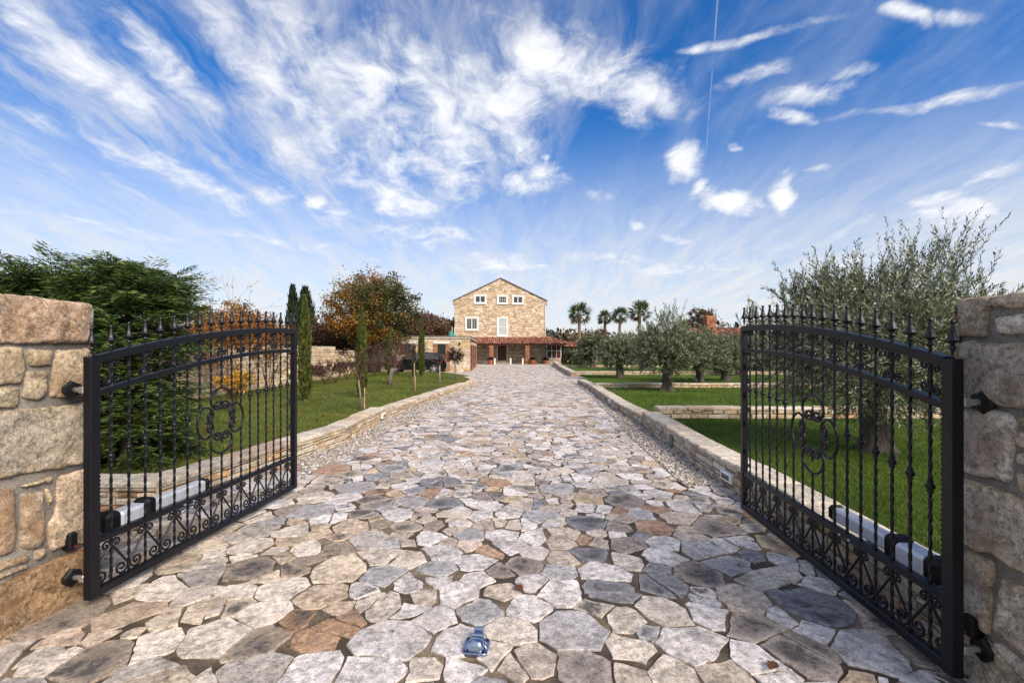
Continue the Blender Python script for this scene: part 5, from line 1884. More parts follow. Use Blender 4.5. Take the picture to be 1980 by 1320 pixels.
def branch_out(mb, P, d, L, r, depth, kids, spread, amp, tips, up=.05, shrink=.68, col=BARK_DARK, n=4, sides=5):
    pts, d2 = wig(P, d, L, n, amp, up)
    mb.tube([tuple(p) for p in pts], [r * (1 - .5 * i / n) for i in range(n + 1)], sides, col, cap=False)
    if depth == 0:
        tips.append((pts, d2)); return
    k = random.choice(kids)
    for i in range(k):
        q = pts[-1] if i < 2 else pts[random.randint(max(1, n - 2), n)]
        a = rnd(0, 6.28)
        o = d2.orthogonal().normalized(); o2 = d2.cross(o)
        nd = d2 + (o * math.cos(a + i * 6.28 / k) + o2 * math.sin(a + i * 6.28 / k)) * spread * rnd(.6, 1.2)
        branch_out(mb, q, nd, L * shrink * rnd(.8, 1.15), r * .55, depth - 1, kids, spread, amp, tips, up, shrink, col, max(2, n - 1), max(3, sides - 1))


def shoot(L, P, d, length, n, ll, lw, cols, curve=0.15, ang=.7, stem=None):
    """a leafy shoot: narrow leaves in pairs along a bending twig"""
    d = d / np.linalg.norm(d)
    bend = rng.normal(0, curve, 3)
    t = np.linspace(.08, 1, n)[:, None]
    pts = P + d * length * t + bend * length * t ** 2
    dd = unit(d + 2 * bend * t)
    s_ = unit(rng.normal(size=(n, 3)))
    s_ = unit(s_ - dd * (s_ * dd).sum(1, keepdims=True))
    ld = unit(dd * math.cos(ang) + s_ * math.sin(ang))
    c = np.array(cols)[rng.integers(0, len(cols), n)] * (.65 + .7 * rng.random((n, 1)))
    L.put(pts, ld, ll * (.7 + .6 * rng.random(n)), lw * (.7 + .6 * rng.random(n)), c)
    if stem is not None:
        L.put(P, d + bend * .5, length * .98, stem, np.array([.07, .055, .04]))


OLV = [(.145, .17, .09), (.11, .135, .07), (.20, .225, .14), (.34, .36, .27), (.065, .082, .042), (.20, .215, .10)]


def olive(x, y, label, H, cw, zlo, n_sh, n_lf, ll, lw, trunk_r, trunk_h, spiky=.25, asym=(0, 0), seed=1, pal=OLV, spikes=()):
    global rng
    random.seed(seed); rng = np.random.default_rng(seed)
    t = thing('olive_tree', (x, y, LZ), label, 'olive tree', 'olive trees on the right lawn')
    mb = MB()
    # gnarled, flared, twisting trunk
    hts = [0, .04, .12, .25, .4, .55, .72, .88, 1.0]
    wid = [1.75, 1.5, 1.22, 1.05, .98, .95, 1.0, .95, .9]
    sides = 18
    vs, fs = [], []
    lean = (rnd(-.1, .1), rnd(-.1, .1))
    for i, (h, w) in enumerate(zip(hts, wid)):
        for k in range(sides):
            a = 2 * math.pi * k / sides
            lob = 1 + .22 * math.sin(3 * a + h * 2.4 + seed) * (1.15 - h * .5) + .12 * math.sin(5 * a - h * 3 + seed * 2) + .12 * mnoise.noise((math.cos(a) * 1.7 + seed, math.sin(a) * 1.7, h * 3))
            vs.append((lean[0] * h + math.cos(a) * trunk_r * w * lob, lean[1] * h + math.sin(a) * trunk_r * w * lob, h * trunk_h - (.03 if i == 0 else 0)))
    for i in range(len(hts) - 1):
        for k in range(sides): fs.append((i * sides + k, i * sides + (k + 1) % sides, (i + 1) * sides + (k + 1) % sides, (i + 1) * sides + k))
    fs.append(tuple(range((len(hts) - 1) * sides, len(hts) * sides)))
    mb.add(vs, fs, BARK_OLIVE)
    tips = []
    nl = 5
    for i in range(nl):
        a = 6.28 * i / nl + rnd(-.3, .3)
        d = Vector((math.cos(a) * .8, math.sin(a) * .8, rnd(.7, 1.2)))
        branch_out(mb, (lean[0] + math.cos(a) * trunk_r * .4, lean[1] + math.sin(a) * trunk_r * .4, trunk_h * .93), d, (H - trunk_h) * .40, trunk_r * .42, 2, (2, 3), .65, .18, tips, .04, .62, BARK_OLIVE)
    mb.build('trunk', M_BARK, t, smooth=True)
    L = Leaves()
    zc_ = zlo + (H - zlo) * .46
    rz_ = (H - zlo) * .5
    # lumpy crown: shoots grow from clumps set round the limbs
    clumps = []
    for _ in range(int(n_sh / 9)):
        v = rng.normal(size=3); v /= np.linalg.norm(v)
        q = rng.random() ** .38
        w = cw / 2 * (1 + .22 * mnoise.noise((v[0] * 1.6 + seed, v[1] * 1.6, v[2] * 1.6)))
        clumps.append(np.array([v[0] * w * q * .86 + asym[0] * max(0, v[2]), v[1] * w * q * .86, zc_ + v[2] * rz_ * q * .86]))
    cen = np.array([0, 0, zc_ - rz_ * .35])
    for c in clumps:
        out = c - cen; out = out / max(.01, np.linalg.norm(out))
        tone = .8 + .4 * rng.random()
        cols = np.array(pal) * tone
        for _ in range(9):
            P = c + rng.normal(0, cw * .055, 3)
            d = out * .8 + rng.normal(0, .55, 3) + np.array([0, 0, .35 if c[2] > zc_ else -.10])
            ln = (.16 + .22 * rng.random()) * cw / 2.6 * (1.0 if spikes and len(spikes) > 5 else .72)
            shoot(L, P, d, ln, n_lf, ll, lw, cols, .16, .75, .006 * cw / 3)
    for (sx, sz, sl, sn) in spikes:
        for _ in range(sn):
            P = np.array([sx + rng.normal(0, .10), rng.normal(0, .25), sz + rng.normal(0, .08)])
            d = np.array([sx * .28 + rng.normal(0, .25), rng.normal(0, .2), 1.0])
            shoot(L, P, d, sl * (.5 + .6 * rng.random()), int(n_lf * 1.5), ll, lw, np.array(pal) * .9, .12, .55, .006)
    L.build('crown', M_OLIVE, t)
    return t


ox_, oy_ = gp(1690, 871, LZ)
olive(ox_, oy_, 'large gnarled olive tree behind the right gate bars', 2.58, 3.05, .60, 2600, 24, .068, .0155, .155, .85, asym=(.05, 0), seed=3,
      spikes=[(-1.05, 2.05, .6, 20), (-.75, 2.15, .65, 26), (-.45, 2.2, .62, 24), (-.1, 2.15, .6, 24), (.25, 2.2, .62, 24), (.55, 2.5, .85, 20), (.85, 2.5, 1.0, 22), (1.15, 2.25, .85, 18), (1.38, 2.0, .7, 10), (-1.45, 1.7, .6, 10), (-1.7, 1.45, .55, 8)])
ox_, oy_ = gp(1291, 755, LZ)
olive(ox_, oy_, 'silvery olive tree in the middle of the lawn, sprigs on top', 2.6, 2.75, .68, 1700, 17, .10, .024, .17, .9, seed=5, spikes=[(-.2, 2.4, .65, 12), (.15, 2.45, .75, 14), (.45, 2.3, .5, 8), (-.6, 2.1, .5, 8)])
ox_, oy_ = gp(1199, 730, LZ)
olive(ox_, oy_, 'smaller olive tree standing before the far terrace wall, second from the house', 2.3, 2.45, .6, 1200, 14, .13, .034, .17, .9, seed=8)
ox_, oy_ = gp(1146, 711, LZ)
olive(ox_, oy_, 'dark round olive tree closest to the house', 3.0, 2.9, .75, 1200, 13, .17, .05, .20, 1.1, seed=9, pal=[tuple(np.array(c) * .8) for c in OLV])
ox_, oy_ = gp(1354, 740, LZ)
olive(ox_, oy_, 'olive tree with a broad pale top just right of the middle olive', 2.4, 2.75, .6, 1350, 15, .12, .03, .17, .9, seed=12)
ox_, oy_ = gp(1404, 736, LZ)
olive(ox_, oy_, 'olive tree beside the free end of the right gate', 2.2, 2.35, .58, 1200, 14, .125, .031, .17, .9, seed=14)
olive(13.5, 27.0, 'olive tree glimpsed through the right gate bars above the far terrace', 2.7, 3.0, .6, 800, 13, .15, .04, .18, .9, seed=17)
olive(19.0, 24.5, 'broad olive tree behind the large gnarled olive', 2.9, 3.2, .6, 800, 13, .15, .04, .18, .9, seed=18)
olive(9.6, 33.5, 'olive tree far back between the row and the palms', 2.9, 2.8, .7, 700, 12, .16, .045, .18, .9, seed=19)

# conifers with feathery fronds behind the left gate
CON = [(.055, .10, .022), (.033, .066, .018), (.08, .125, .026), (.020, .042, .014), (.125, .165, .035)]


def frond(L, P, d, ln, cols, droop=.5, n=12, tw=.36, ll=.082, lw=.0125):
    d = d / np.linalg.norm(d)
    side_ = np.cross(d, [0, 0, 1.0]); side_ /= max(.01, np.linalg.norm(side_))
    side_ = side_ + rng.normal(0, .25, 3)
    L.put(P, d + np.array([0, 0, -.1]), ln * .8, .012, np.array([.08, .05, .03]))
    for i in range(1, n + 1):
        q = i / n
        p = P + d * ln * q + np.array([0, 0, -droop * ln * q * q * .35])
        fd = d + np.array([0, 0, -droop * q * .7])
        wl = tw * ln * (1.05 - q) + .07
        for s_ in (-1, 1):
            td = fd * .75 + side_ * s_ * .75 + np.array([0, 0, -.12]) + rng.normal(0, .12, 3)
            td /= np.linalg.norm(td)
            m_ = max(3, int(wl / .026))
            tt = np.linspace(0, 1, m_)[:, None]
            pts = p + td * wl * tt + np.array([0, 0, -.05]) * tt ** 2
            alt = np.where(np.arange(m_) % 2 == 0, 1.0, -1.0)[:, None]
            sv = np.cross(td, [0, 0, 1.0])
            ld = unit(td * 1.0 + sv * alt * .34 + rng.normal(0, .10, (m_, 3)))
            c = np.array(cols)[rng.integers(0, len(cols), m_)] * (.7 + .6 * rng.random((m_, 1)))
            L.put(pts, ld, ll * (.8 + .5 * rng.random(m_)), lw, c)


def conifer(x, y, label, H, rad, nf, seed, stub=True, lean=0.0):
    global rng
    random.seed(seed); rng = np.random.default_rng(seed)
    t = thing('conifer', (x, y, .08), label, 'conifer', 'feathery conifers at the left wall')
    mb = MB()
    mb.tube([(0, 0, -.1), (.02, 0, H * .4), (-.02, .03, H * .84)], [.10, .075, .045], 8, BARK_DARK)
    for i in range(46):
        z = rnd(.1, .82) * H; a = rnd(0, 6.28)
        pts, _ = wig((0, 0, z), (math.cos(a), math.sin(a), .45), rad * rnd(.5, .85), 4, .12, .03)
        mb.tube([tuple(p) for p in pts], [.022, .017, .012, .008, .005], 4, (.10, .06, .04, 0), cap=False)
    to = mb.build('trunk', M_BARK, t)
    if stub:
        b = MB(); b.tube([(-.02, .03, H * .83), (-.02, .03, H * .88)], .034, 9, (.42, .14, .05, 0)); b.build('cut_end', M_BARK, to)
    L = Leaves()
    for i in range(nf):
        q = rng.random()
        z = (.04 + .93 * q) * H
        if q > .70 and rng.random() < .45: continue
        a = rng.random() * 2 * math.pi
        # a bushy outline, widest below the middle, with ragged leaders on top
        w = rad * (1.05 - .45 * max(0, q - .45) / .55) * (.6 + .6 * rng.random()) * (1 + .3 * mnoise.noise((math.cos(a) * 1.6, math.sin(a) * 1.6, z * 1.8 + seed)))
        inner = rng.random() ** .8 * .62
        d = np.array([math.cos(a), math.sin(a), .10 + .9 * q * rng.random()])
        w *= .93
        P = np.array([math.cos(a) * w * inner, math.sin(a) * w * inner, z - .12])
        ln = w * (1 - inner) * rnd(.75, 1.15)
        cols = np.array(CON) * (.6 + .9 * rng.random() ** 1.5)
        frond(L, P, d, ln, cols, droop=rng.random() * .9 - .1)
    for i in range(int(nf * .12)):
        a = rng.random() * 2 * math.pi
        P = np.array([math.cos(a) * rad * .25, math.sin(a) * rad * .25, H * rnd(.70, .84)])
        d = np.array([math.cos(a) * .9 + lean, math.sin(a) * .9, rnd(.35, .9)])
        frond(L, P, d, rad * rnd(.6, .95), np.array(CON) * 1.05, droop=.55)
    for i in range(int(nf * .10)):
        a = rng.random() * 2 * math.pi
        z = H * rnd(.55, .92)
        P = np.array([math.cos(a) * rad * .45, math.sin(a) * rad * .45, z - .1])
        d = np.array([math.cos(a) * .9 + lean, math.sin(a) * .9, rnd(.25, .9)])
        frond(L, P, d, rad * rnd(.6, .9), np.array(CON) * (.9 + .6 * rng.random()), droop=rnd(.3, .8), n=16, tw=.22)
    L.build('crown', M_NEEDLE, t)


conifer(-4.92, 5.85, 'big feathery green conifer right behind the left gate bars', 2.74, .72, 600, 21)
conifer(-6.15, 6.0, 'feathery conifer rising above the cream gate pillar with drooping tips', 2.70, .95, 520, 22, lean=-.3)
conifer(-7.6, 6.6, 'feathery conifer at the far left edge behind the pillar', 2.75, 1.05, 320, 23, stub=False)


def cypress(x, y, label, H, w, n, seed, pal, ll=.16, lw=.035, z=LZ, name='cypress', group='thin columnar cypresses on the left lawn'):
    global rng
    random.seed(seed); rng = np.random.default_rng(seed)
    t = thing(name, (x, y, z - .02), label, 'cypress', group)
    mb = MB(); mb.tube([(0, 0, -.05), (0, 0, H * .9)], [.05, .012], 6, BARK_DARK); mb.build('trunk', M_BARK, t)
    L = Leaves()
    q = rng.random(n); a = rng.random(n) * 2 * np.pi
    prof = np.minimum(1, (q * 7 + .35)) * np.where(q > .5, 1 - ((q - .5) / .5) ** 1.7 * .92, 1.0)
    bump = 1 + .22 * np.sin(a * 3 + q * 9) + .12 * np.sin(a * 5 - q * 23 + seed)
    r_ = w / 2 * prof * bump * (.55 + .45 * np.sqrt(rng.random(n)))
    P = np.stack([np.cos(a) * r_, np.sin(a) * r_, q * H * .97], 1)
    d = np.stack([np.cos(a) * .22 + rng.normal(0, .14, n), np.sin(a) * .22 + rng.normal(0, .14, n), np.ones(n)], 1)
    c = np.array(pal)[rng.integers(0, len(pal), n)] * (.6 + .8 * rng.random((n, 1)))
    L.put(P, d, ll * (.6 + .7 * rng.random(n)), lw * (.7 + .6 * rng.random(n)), c)
    L.build('crown', M_NEEDLE, t)


CYP = [(.08, .10, .022), (.06, .08, .018), (.11, .125, .024), (.035, .052, .016), (.14, .145, .032)]
DKC = [(.018, .032, .014), (.026, .045, .018), (.014, .026, .013), (.035, .055, .02)]
cx_, cy_ = gp(590, 774, LZ); cypress(cx_, cy_, 'tall thin cypress right beside the free end of the left gate', 3.1, .28, 4200, 31, CYP, .15, .03)
cx_, cy_ = gp(699, 768, LZ); cypress(cx_, cy_, 'thin cypress behind the vase-shaped bare tree', 2.8, .26, 4000, 32, CYP, .15, .03)
cypress(gp(753, 724, LZ)[0], gp(753, 724, LZ)[1], 'thin cypress in front of the oak trunk', 2.9, .27, 2600, 33, CYP, .18, .04)
cx_, cy_ = gp(815, 727, LZ); cypress(cx_, cy_, 'thin cypress standing before the black car', 3.1, .29, 2800, 34, CYP, .18, .04)
cx_, cy_ = gp(800, 729, LZ); cypress(cx_, cy_, 'very small young cypress just left of the one before the car', 1.75, .20, 900, 35, DKC, .14, .03)
BKC = 'tall dark conifers beyond the boundary wall'
cypress((566 - 990) / FPX * 42, 42, 'tall dark narrow conifer beyond the wall, left of the pair', 7.6, 1.0, 2600, 36, DKC, .5, .12, z=0, name='tall_cypress', group=BKC)
cypress((590 - 990) / FPX * 43, 43, 'tall dark broader conifer beyond the wall, right of the pair', 7.5, 1.7, 2200, 37, DKC, .6, .10, z=0, name='tall_cypress', group=BKC)
cypress((1424 - 990) / FPX * 62, 62, 'small dark conifer right of the brick chimney', 5.2, 1.2, 1500, 38, DKC, .5, .14, z=0, name='tall_cypress', group=BKC)
cypress((1447 - 990) / FPX * 62, 62, 'small pointed conifer above the end of the right gate', 5.0, 1.6, 1500, 39, DKC, .5, .14, z=0, name='tall_cypress', group=BKC)


def broadleaf(x, y, label, H, cw, zlo, trunk_r, pal, n_cl, per, size, seed, name='broadleaf_tree', group=None, gap=.0, z=0.0, cat='tree', grad=None, shell=.45, th=None):
    global rng
    random.seed(seed); rng = np.random.default_rng(seed)
    t = thing(name, (x, y, z - .02), label, cat, group)
    mb = MB()
    th = th or zlo + (H - zlo) * .22
    mb.tube([(0, 0, -.1), (rnd(-.05, .05), 0, th * .5), (0, 0, th)], [trunk_r * 1.35, trunk_r, trunk_r * .85], 9, BARK_DARK, rough=.25)
    tips = []
    for i in range(6):
        a = 6.28 * i / 6 + rnd(-.3, .3)
        branch_out(mb, (0, 0, th * .96), (math.cos(a) * .75, math.sin(a) * .75, rnd(.5, 1.3)), (H - th) * .40, trunk_r * .48, 2, (2, 3), .6, .16, tips, .05, .66, BARK_DARK)
    mb.build('trunk', M_BARK, t, smooth=True)
    L = Leaves()
    zc_ = (zlo + H) / 2; rz_ = (H - zlo) / 2
    for _ in range(n_cl):
        v = rng.normal(size=3); v /= np.linalg.norm(v)
        q = rng.random() ** shell
        w = cw / 2 * (1 + .42 * mnoise.noise((v[0] * 2.3 + seed, v[1] * 2.3, v[2] * 2.3)))
        c = np.array([v[0] * w * q, v[1] * w * q, zc_ + v[2] * rz_ * q * (1 + .18 * mnoise.noise((v[0] * 2.3, v[1] * 2.3 + seed, v[2])))])
        pi = rng.integers(0, len(pal))
        if grad is not None:
            g_ = grad(c[0] / (cw / 2), (c[2] - zlo) / (H - zlo))
            pi = min(len(pal) - 1, max(0, int(g_ * len(pal) + rng.normal(0, 1.5))))
        col = np.array(pal[pi]) * (.7 + .6 * rng.random())
        rad = cw * .045 * (.5 + 1.0 * rng.random())
        P = c + rng.normal(0, rad, (per, 3)) * np.array([1, 1, .75])
        d = rng.normal(size=(per, 3)) + np.array([0, 0, -.2])
        L.put(P, d, size * (.6 + .8 * rng.random(per)), size * .62 * (.6 + .8 * rng.random(per)), col * (.7 + .6 * rng.random((per, 1))))
    L.build('crown', M_LEAF, t)
    return t


OAK = [(.34, .145, .02), (.24, .12, .024), (.17, .105, .024), (.13, .105, .026), (.09, .09, .024), (.055, .065, .02), (.035, .044, .018)]
broadleaf((722 - 990) / FPX * 31, 31.2, 'big oak with orange and green autumn leaves behind the thin cypresses', 6.75, 6.0, 1.8, .36, OAK, 350, 105, .15, 41, 'oak_tree', grad=lambda u, h: .42 + u * .40 + (h - .5) * .22, cat='oak tree', shell=.42, th=2.0)
BWN = [(.13, .065, .028), (.10, .05, .025), (.16, .085, .03), (.07, .045, .022), (.10, .075, .03)]
RDB = [(.12, .055, .028), (.085, .04, .024), (.15, .075, .032), (.055, .036, .02)]
DKG = [(.03, .042, .018), (.045, .055, .022), (.022, .032, .015), (.06, .065, .028)]
ORG = [(.34, .15, .025), (.28, .11, .02), (.22, .10, .025), (.40, .22, .03), (.16, .08, .025)]
AT = 'autumn trees beyond the garden'
broadleaf((445 - 990) / FPX * 27, 27, 'orange-brown autumn tree beyond the wall above the left gate', 4.6, 4.2, 1.2, .2, ORG, 150, 55, .14, 42, 'autumn_tree', AT)
broadleaf((395 - 990) / FPX * 24, 24, 'olive-brown tree beyond the wall beside the big conifer', 3.9, 3.0, 1.0, .16, BWN, 90, 50, .14, 43, 'autumn_tree', AT)
broadleaf((520 - 990) / FPX * 34, 34, 'low brown tree crown beyond the wall left of the dark conifers', 3.9, 5.0, 1.0, .2, BWN, 110, 50, .17, 44, 'autumn_tree', AT)
broadleaf((812 - 990) / FPX * 47, 47, 'reddish autumn tree right of the oak, above the garage', 5.8, 6.0, 1.5, .25, RDB, 130, 55, .22, 45, 'autumn_tree', AT)
broadleaf((856 - 990) / FPX * 58, 58, 'brown autumn tree close to the left corner of the house', 5.6, 5.6, 1.2, .25, BWN, 110, 50, .26, 46, 'autumn_tree', AT)
broadleaf((627 - 990) / FPX * 35, 35, 'dark reddish tree beyond the boundary wall left of the oak', 3.9, 4.4, .8, .2, RDB, 130, 55, .18, 47, 'autumn_tree', AT)
broadleaf((672 - 990) / FPX * 36, 36, 'dark green bushy tree beyond the wall under the oak', 3.1, 4.2, .6, .2, DKG, 130, 60, .17, 48, 'autumn_tree', AT)
broadleaf((1352 - 990) / FPX * 58, 58, 'brown tree crown behind the olives left of the chimney', 7.0, 5.0, 2.0, .25, BWN, 130, 55, .24, 49, 'autumn_tree', AT)
broadleaf((1150 - 990) / FPX * 72, 72, 'low brown tree under the leftmost palm', 5.0, 6.5, 1.0, .25, BWN, 90, 50, .3, 50, 'autumn_tree', AT)
broadleaf((1103 - 990) / FPX * 50.5, 50.5, 'dark evergreen shrub right of the glazed veranda', 1.75, 2.2, .05, .06, DKG, 90, 60, .11, 51, 'evergreen_shrub', cat='shrub', th=.3)
broadleaf((1126 - 990) / FPX * 46, 46, 'grey-green rounded shrub between veranda and dark olive', 1.6, 2.2, .05, .06, [(.06, .075, .045), (.045, .06, .035), (.08, .095, .06)], 90, 60, .10, 52, 'evergreen_shrub', cat='shrub', th=.3)
for i, (px, Y, H_, cw_, pal) in enumerate(((1470, 33, 2.3, 3.6, DKG), (1540, 35, 2.6, 4.2, BWN), (1610, 34, 2.6, 4.0, DKG), (1720, 36, 2.8, 4.5, BWN))):
    broadleaf((px - 990) / FPX * Y, Y, ['dark hedge shrub behind the right gate end', 'brownish hedge shrub behind the right gate bars', 'dark green hedge shrub left of the gnarled olive trunk', 'brown hedge shrub hidden behind the gnarled olive'][i], H_, cw_, .1, .08, pal, 80, 55, .15, 55 + i, 'hedge_shrub', 'hedge shrubs behind the far right lawn', cat='shrub', th=.4)


def twiggy(x, y, label, trunk_h, crown_r, trunk_r, depth, kids, spread, pal, n_leaf, seed, name='young_tree', group='young pruned trees on the left lawn', stake=None, lean=(0, 0), tcol=BARK_GREY, size=.06, up=.02, L0=.6, cat='tree', shrink=.68, z=LZ, stems=1):
    """small tree of bare twigs with the last few leaves"""
    global rng
    random.seed(seed); rng = np.random.default_rng(seed)
    t = thing(name, (x, y, z - .01), label, cat, group)
    tips = []
    mb = MB(); tw = MB()
    top = (lean[0] * trunk_h, lean[1] * trunk_h, trunk_h)
    if trunk_h > .15:
        mb.tube([(0, 0, -.05), (top[0] * .3, top[1] * .3 + .01, trunk_h * .4), top], [trunk_r * 1.4, trunk_r, trunk_r * .85], 8, tcol, rough=.2)
        mb.build('trunk', M_BARK, t, smooth=True)
    nk = kids[-1] + 2 + stems
    for i in range(nk):
        a = 6.28 * i / nk + rnd(-.3, .3)
        branch_out(tw, top, (math.cos(a) * spread, math.sin(a) * spread, 1.0), crown_r * L0, trunk_r * .45, depth, kids, .55, .2, tips, up, shrink, (.085, .045, .035, 0), 3, 4)
    tw.build('branches', M_BARK, t)
    if n_leaf:
        L = Leaves()
        for (pts, d) in tips:
            A, B = np.array(pts[0]), np.array(pts[-1])
            n = max(1, int(n_leaf / max(1, len(tips))))
            q = rng.random((n, 1))
            P = A + (B - A) * q + rng.normal(0, .02, (n, 3))
            c = np.array(pal)[rng.integers(0, len(pal), n)] * (.6 + .8 * rng.random((n, 1)))
            L.put(P, rng.normal(size=(n, 3)) * .7 + np.array(d), size * (.6 + .8 * rng.random(n)), size * .5, c)
        L.build('crown', M_LEAF, t)
    if stake:
        b = MB(); b.tube([(stake, 0, -.05), (stake + .01, 0, .55)], .016, 6, (.42, .27, .14, 0)); b.build('stake', M_BARK, t)
    return t


PUR = [(.085, .03, .028), (.06, .025, .022), (.11, .05, .035), (.05, .03, .02)]
x_, y_ = gp(699, 791, LZ); twiggy(x_, y_, 'vase-shaped bare tree with a pale trunk and wooden stake near the low wall', .74, .62, .028, 3, (2, 3), .62, PUR, 420, 61, stake=.07, lean=(-.10, 0), L0=.62, tcol=(.17, .135, .10, 0))
x_, y_ = gp(753, 743, LZ); twiggy(x_, y_, 'reddish brown round tree with a thick leaning trunk', .72, .95, .10, 3, (3, 3), 1.0, PUR, 900, 62, lean=(.18, 0), L0=.55, size=.075)
x_, y_ = gp(801, 755, LZ); twiggy(x_, y_, 'thin-stemmed brown standard tree before the small cypress', 1.02, .62, .03, 3, (2, 3), .9, PUR, 300, 63, stake=.03, L0=.55, tcol=(.20, .145, .10, 0))
x_, y_ = gp(850, 741, LZ); twiggy(x_, y_, 'pale-stemmed bare standard tree before the car wheel', .82, .48, .04, 3, (2, 3), .9, PUR, 160, 64, L0=.55, tcol=(.24, .19, .145, 0))
x_, y_ = gp(880, 733.5, LZ); t_ = twiggy(x_, y_, 'small dark spiky ball-headed tree on a thin stem near the garage corner', .95, .50, .024, 2, (3, 4), 1.0, [(.05, .035, .025), (.07, .045, .03), (.035, .032, .02)], 300, 65, L0=.50, size=.09)
L = Leaves()
for i in range(130):
    v = rng.normal(size=3); v /= np.linalg.norm(v)
    P = np.array([0, 0, 1.22]) + v * .10
    n = 9; tt = np.linspace(.1, 1, n)[:, None]
    L.put(P, v, .36, .012, np.array([.05, .035, .025]))
    L.put(P + v * tt * .34, unit(v * .8 + rng.normal(0, .4, (n, 3))), .085, .035, np.array([.045, .036, .026]) * (.6 + .9 * rng.random((n, 1))))
L.build('crown', M_LEAF, t_)
for i, (px, py, H_) in enumerate(((612, 752, .75), (640, 746, .85), (660, 742, .95), (682, 737, .85), (712, 733, .8), (735, 728, .8), (772, 727, .9))):
    x_, y_ = gp(px, py, LZ)
    twiggy(x_ - .5, y_ + .6, ['low purple-brown shrub beside the thin cypress at the gate post', 'purple-brown shrub second from the gate-post cypress along the wall', 'purple-brown shrub with upright twigs below the wall step', 'purple-brown shrub behind the vase-shaped tree', 'purple-brown shrub at the foot of the oak', 'brown shrub between the oak and the leaning round tree', 'brown shrub hiding the car bonnet'][i], .05, H_, .035, 3, (3, 4), .75, PUR, 1000, 70 + i, 'barberry_shrub', 'purple-brown shrubs along the boundary wall', L0=.48, size=.07, cat='shrub', up=.06)
YOR = [(.36, .14, .025), (.28, .10, .022), (.42, .20, .03), (.20, .07, .022), (.15, .06, .025)]
for i, (px, Y, H_, n_, pal, lab) in enumerate(((470, 13.5, 2.3, 4200, YOR, 'tall twiggy shrub with orange leaves seen through the left gate'), (415, 13.0, 2.0, 2600, YOR, 'twiggy shrub with rusty leaves beside the big conifer'), (520, 15.2, 1.9, 2000, ORG, 'thin orange-brown shrub before the wall left of the gate post'), (452, 10.6, .75, 1100, [(.50, .30, .03), (.42, .19, .02)], 'small yellow-orange shrub low behind the left gate roundel'))):
    twiggy((px - 990) / FPX * Y, Y, lab, .12, H_, .03, 3, (3, 4), .42, pal, n_, 85 + i, 'autumn_shrub', 'orange shrubs before the boundary wall', L0=.46, size=.075, cat='shrub', up=.10)
twiggy((440 - 990) / FPX * 13.8, 13.8, 'slender leafless sapling reaching above the left gate', 1.6, 1.5, .018, 2, (2, 3), .35, YOR, 60, 92, 'bare_sapling', None, L0=.75, tcol=(.12, .08, .06, 0))


# palms
def palm(px, py, Y, crad, label, seed):
    global rng
    random.seed(seed); rng = np.random.default_rng(seed)
    zc_ = EYE + (HOR - py) / FPX * Y
    t = thing('palm_tree', ((px - 990) / FPX * Y, Y, -.02), label, 'palm tree', 'fan palms behind the olives')
    mb = MB()
    n = 14
    mb.tube([(0.05 * math.sin(i * .5), 0, zc_ * i / n) for i in range(n + 1)], [(.20 - .05 * i / n) * (1 + .06 * (i % 2)) for i in range(n + 1)], 10, (.20, .14, .09, 0), rough=.2)
    mb.build('trunk', M_BARK, t)
    L = Leaves()
    PAL = [(.065, .10, .03), (.085, .125, .04), (.04, .065, .02), (.12, .15, .06)]
    for i in range(48):
        a = rng.random() * 6.283
        el = -0.9 + 2.3 * (i / 47)
        d = np.array([math.cos(a) * math.cos(el), math.sin(a) * math.cos(el), math.sin(el)])
        pl = crad * .50 * (.8 + .4 * rng.random())
        c0 = np.array([0, 0, zc_]); tip = c0 + d * pl + np.array([0, 0, -.12 * pl])
        dead = el < -.6
        L.put(c0, d, pl * 1.02, .035, np.array([.10, .10, .04]))
        sv = np.cross(d, rng.normal(size=3)); sv /= np.linalg.norm(sv)
        m_ = 15
        an = np.linspace(-1.5, 1.5, m_)[:, None]
        ld = d * np.cos(an) + sv * np.sin(an) + np.array([0, 0, -.22])
        c = (np.array([.13, .085, .04]) if dead else np.array(PAL)[rng.integers(0, len(PAL))]) * (.7 + .6 * rng.random((m_, 1)))
        L.put(np.repeat(tip[None], m_, 0), ld, crad * .52 * (.75 + .25 * np.cos(an[:, 0])), .075 * crad / 1.4, c)
    L.build('crown', M_NEEDLE, t)


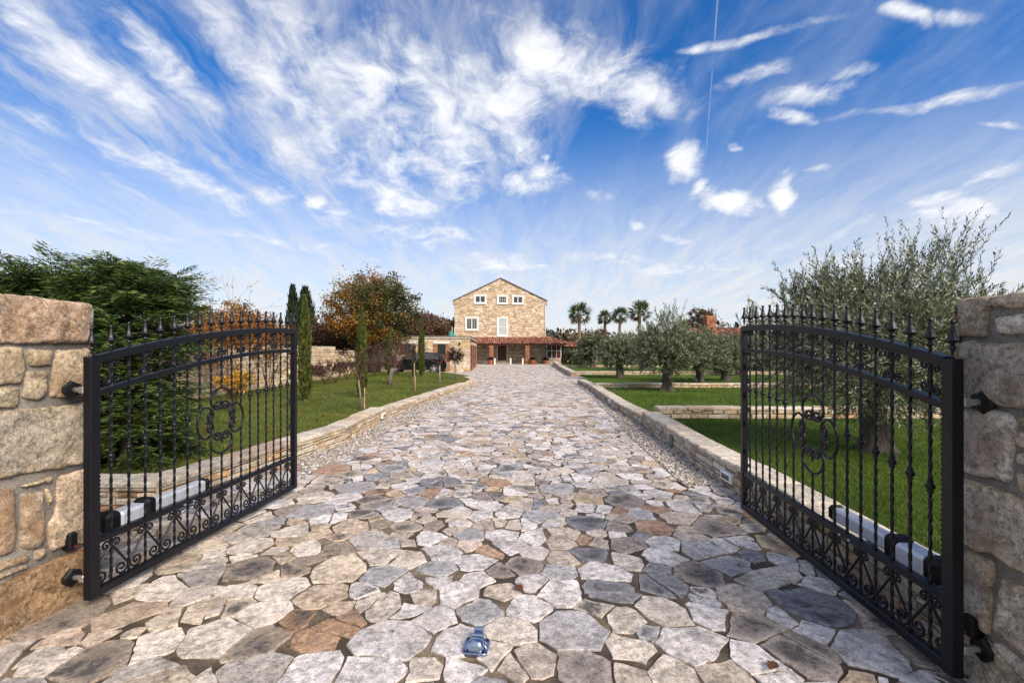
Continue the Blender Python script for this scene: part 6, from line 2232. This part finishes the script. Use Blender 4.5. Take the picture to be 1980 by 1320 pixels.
palm(1121, 606, 48, 1.45, 'leftmost palm, tall and standing apart from the other palms', 101)
palm(1170, 613, 56, 1.15, 'smallest palm, second beside the tall one on the left', 102)
palm(1199, 610, 54, 1.25, 'palm in the middle of the close group of three', 103)
palm(1237, 601, 48, 1.40, 'tall palm closest to the middle olive tree', 104)

# distant autumn woods closing the view
random.seed(200); rng = np.random.default_rng(200)
L = Leaves()
TOPS = [(-900, 640), (300, 632), (420, 625), (560, 628), (620, 622), (700, 618), (800, 606), (870, 618), (900, 640), (1056, 638), (1085, 637), (1130, 644), (1200, 648), (1320, 640), (1420, 644), (1560, 640), (1900, 636), (2900, 640)]
for k in range(2600):
    px = rnd(-700, 2700)
    for (a, ta), (b_, tb) in zip(TOPS, TOPS[1:]):
        if a <= px <= b_: ty = ta + (tb - ta) * (px - a) / (b_ - a)
    Y = rnd(85, 120)
    top = EYE + (HOR - ty - rnd(-2, 14)) / FPX * 95
    X = (px - 990) / FPX * Y
    n = 26
    col = np.array(random.choice(BWN + BWN + RDB + DKG)) * rnd(.7, 1.5)
    z = top - (top * .92) * rng.random(n) ** 1.5
    w = 1.6
    P = np.stack([X + rng.normal(0, w, n) * .7, Y + rng.normal(0, w, n), z], 1)
    L.put(P, rng.normal(size=(n, 3)), .75 * (.5 + rng.random(n)), .5, col * (.6 + .8 * rng.random((n, 1))))
wo = L.build('woods', M_LEAF)
tag(wo, 'far brown autumn woods on the skyline', 'woods', kind='stuff')


# fallen leaves strewn over the left lawn
random.seed(300); rng = np.random.default_rng(300)
L = Leaves()
n = 0
while n < 900:
    y = rnd(5.5, 26); x = rnd(-10, -2.2)
    if not (x < interp(LL, min(y, 18.6)) - .5): continue
    if mnoise.noise((x * .6, y * .5, 2.0)) < rnd(-.5, .5): continue
    n += 1
    L.put(np.array([x, y, LZ + .03]), np.array([rnd(-1, 1), rnd(-1, 1), rnd(-.2, .3)]), rnd(.05, .09), rnd(.035, .06), np.array(random.choice([(.22, .10, .03), (.15, .06, .03), (.28, .16, .05)])))
fl = L.build('fallen_leaves', M_LEAF, flat=.0)
tag(fl, 'brown fallen leaves strewn over the left lawn', 'leaves', kind='stuff')
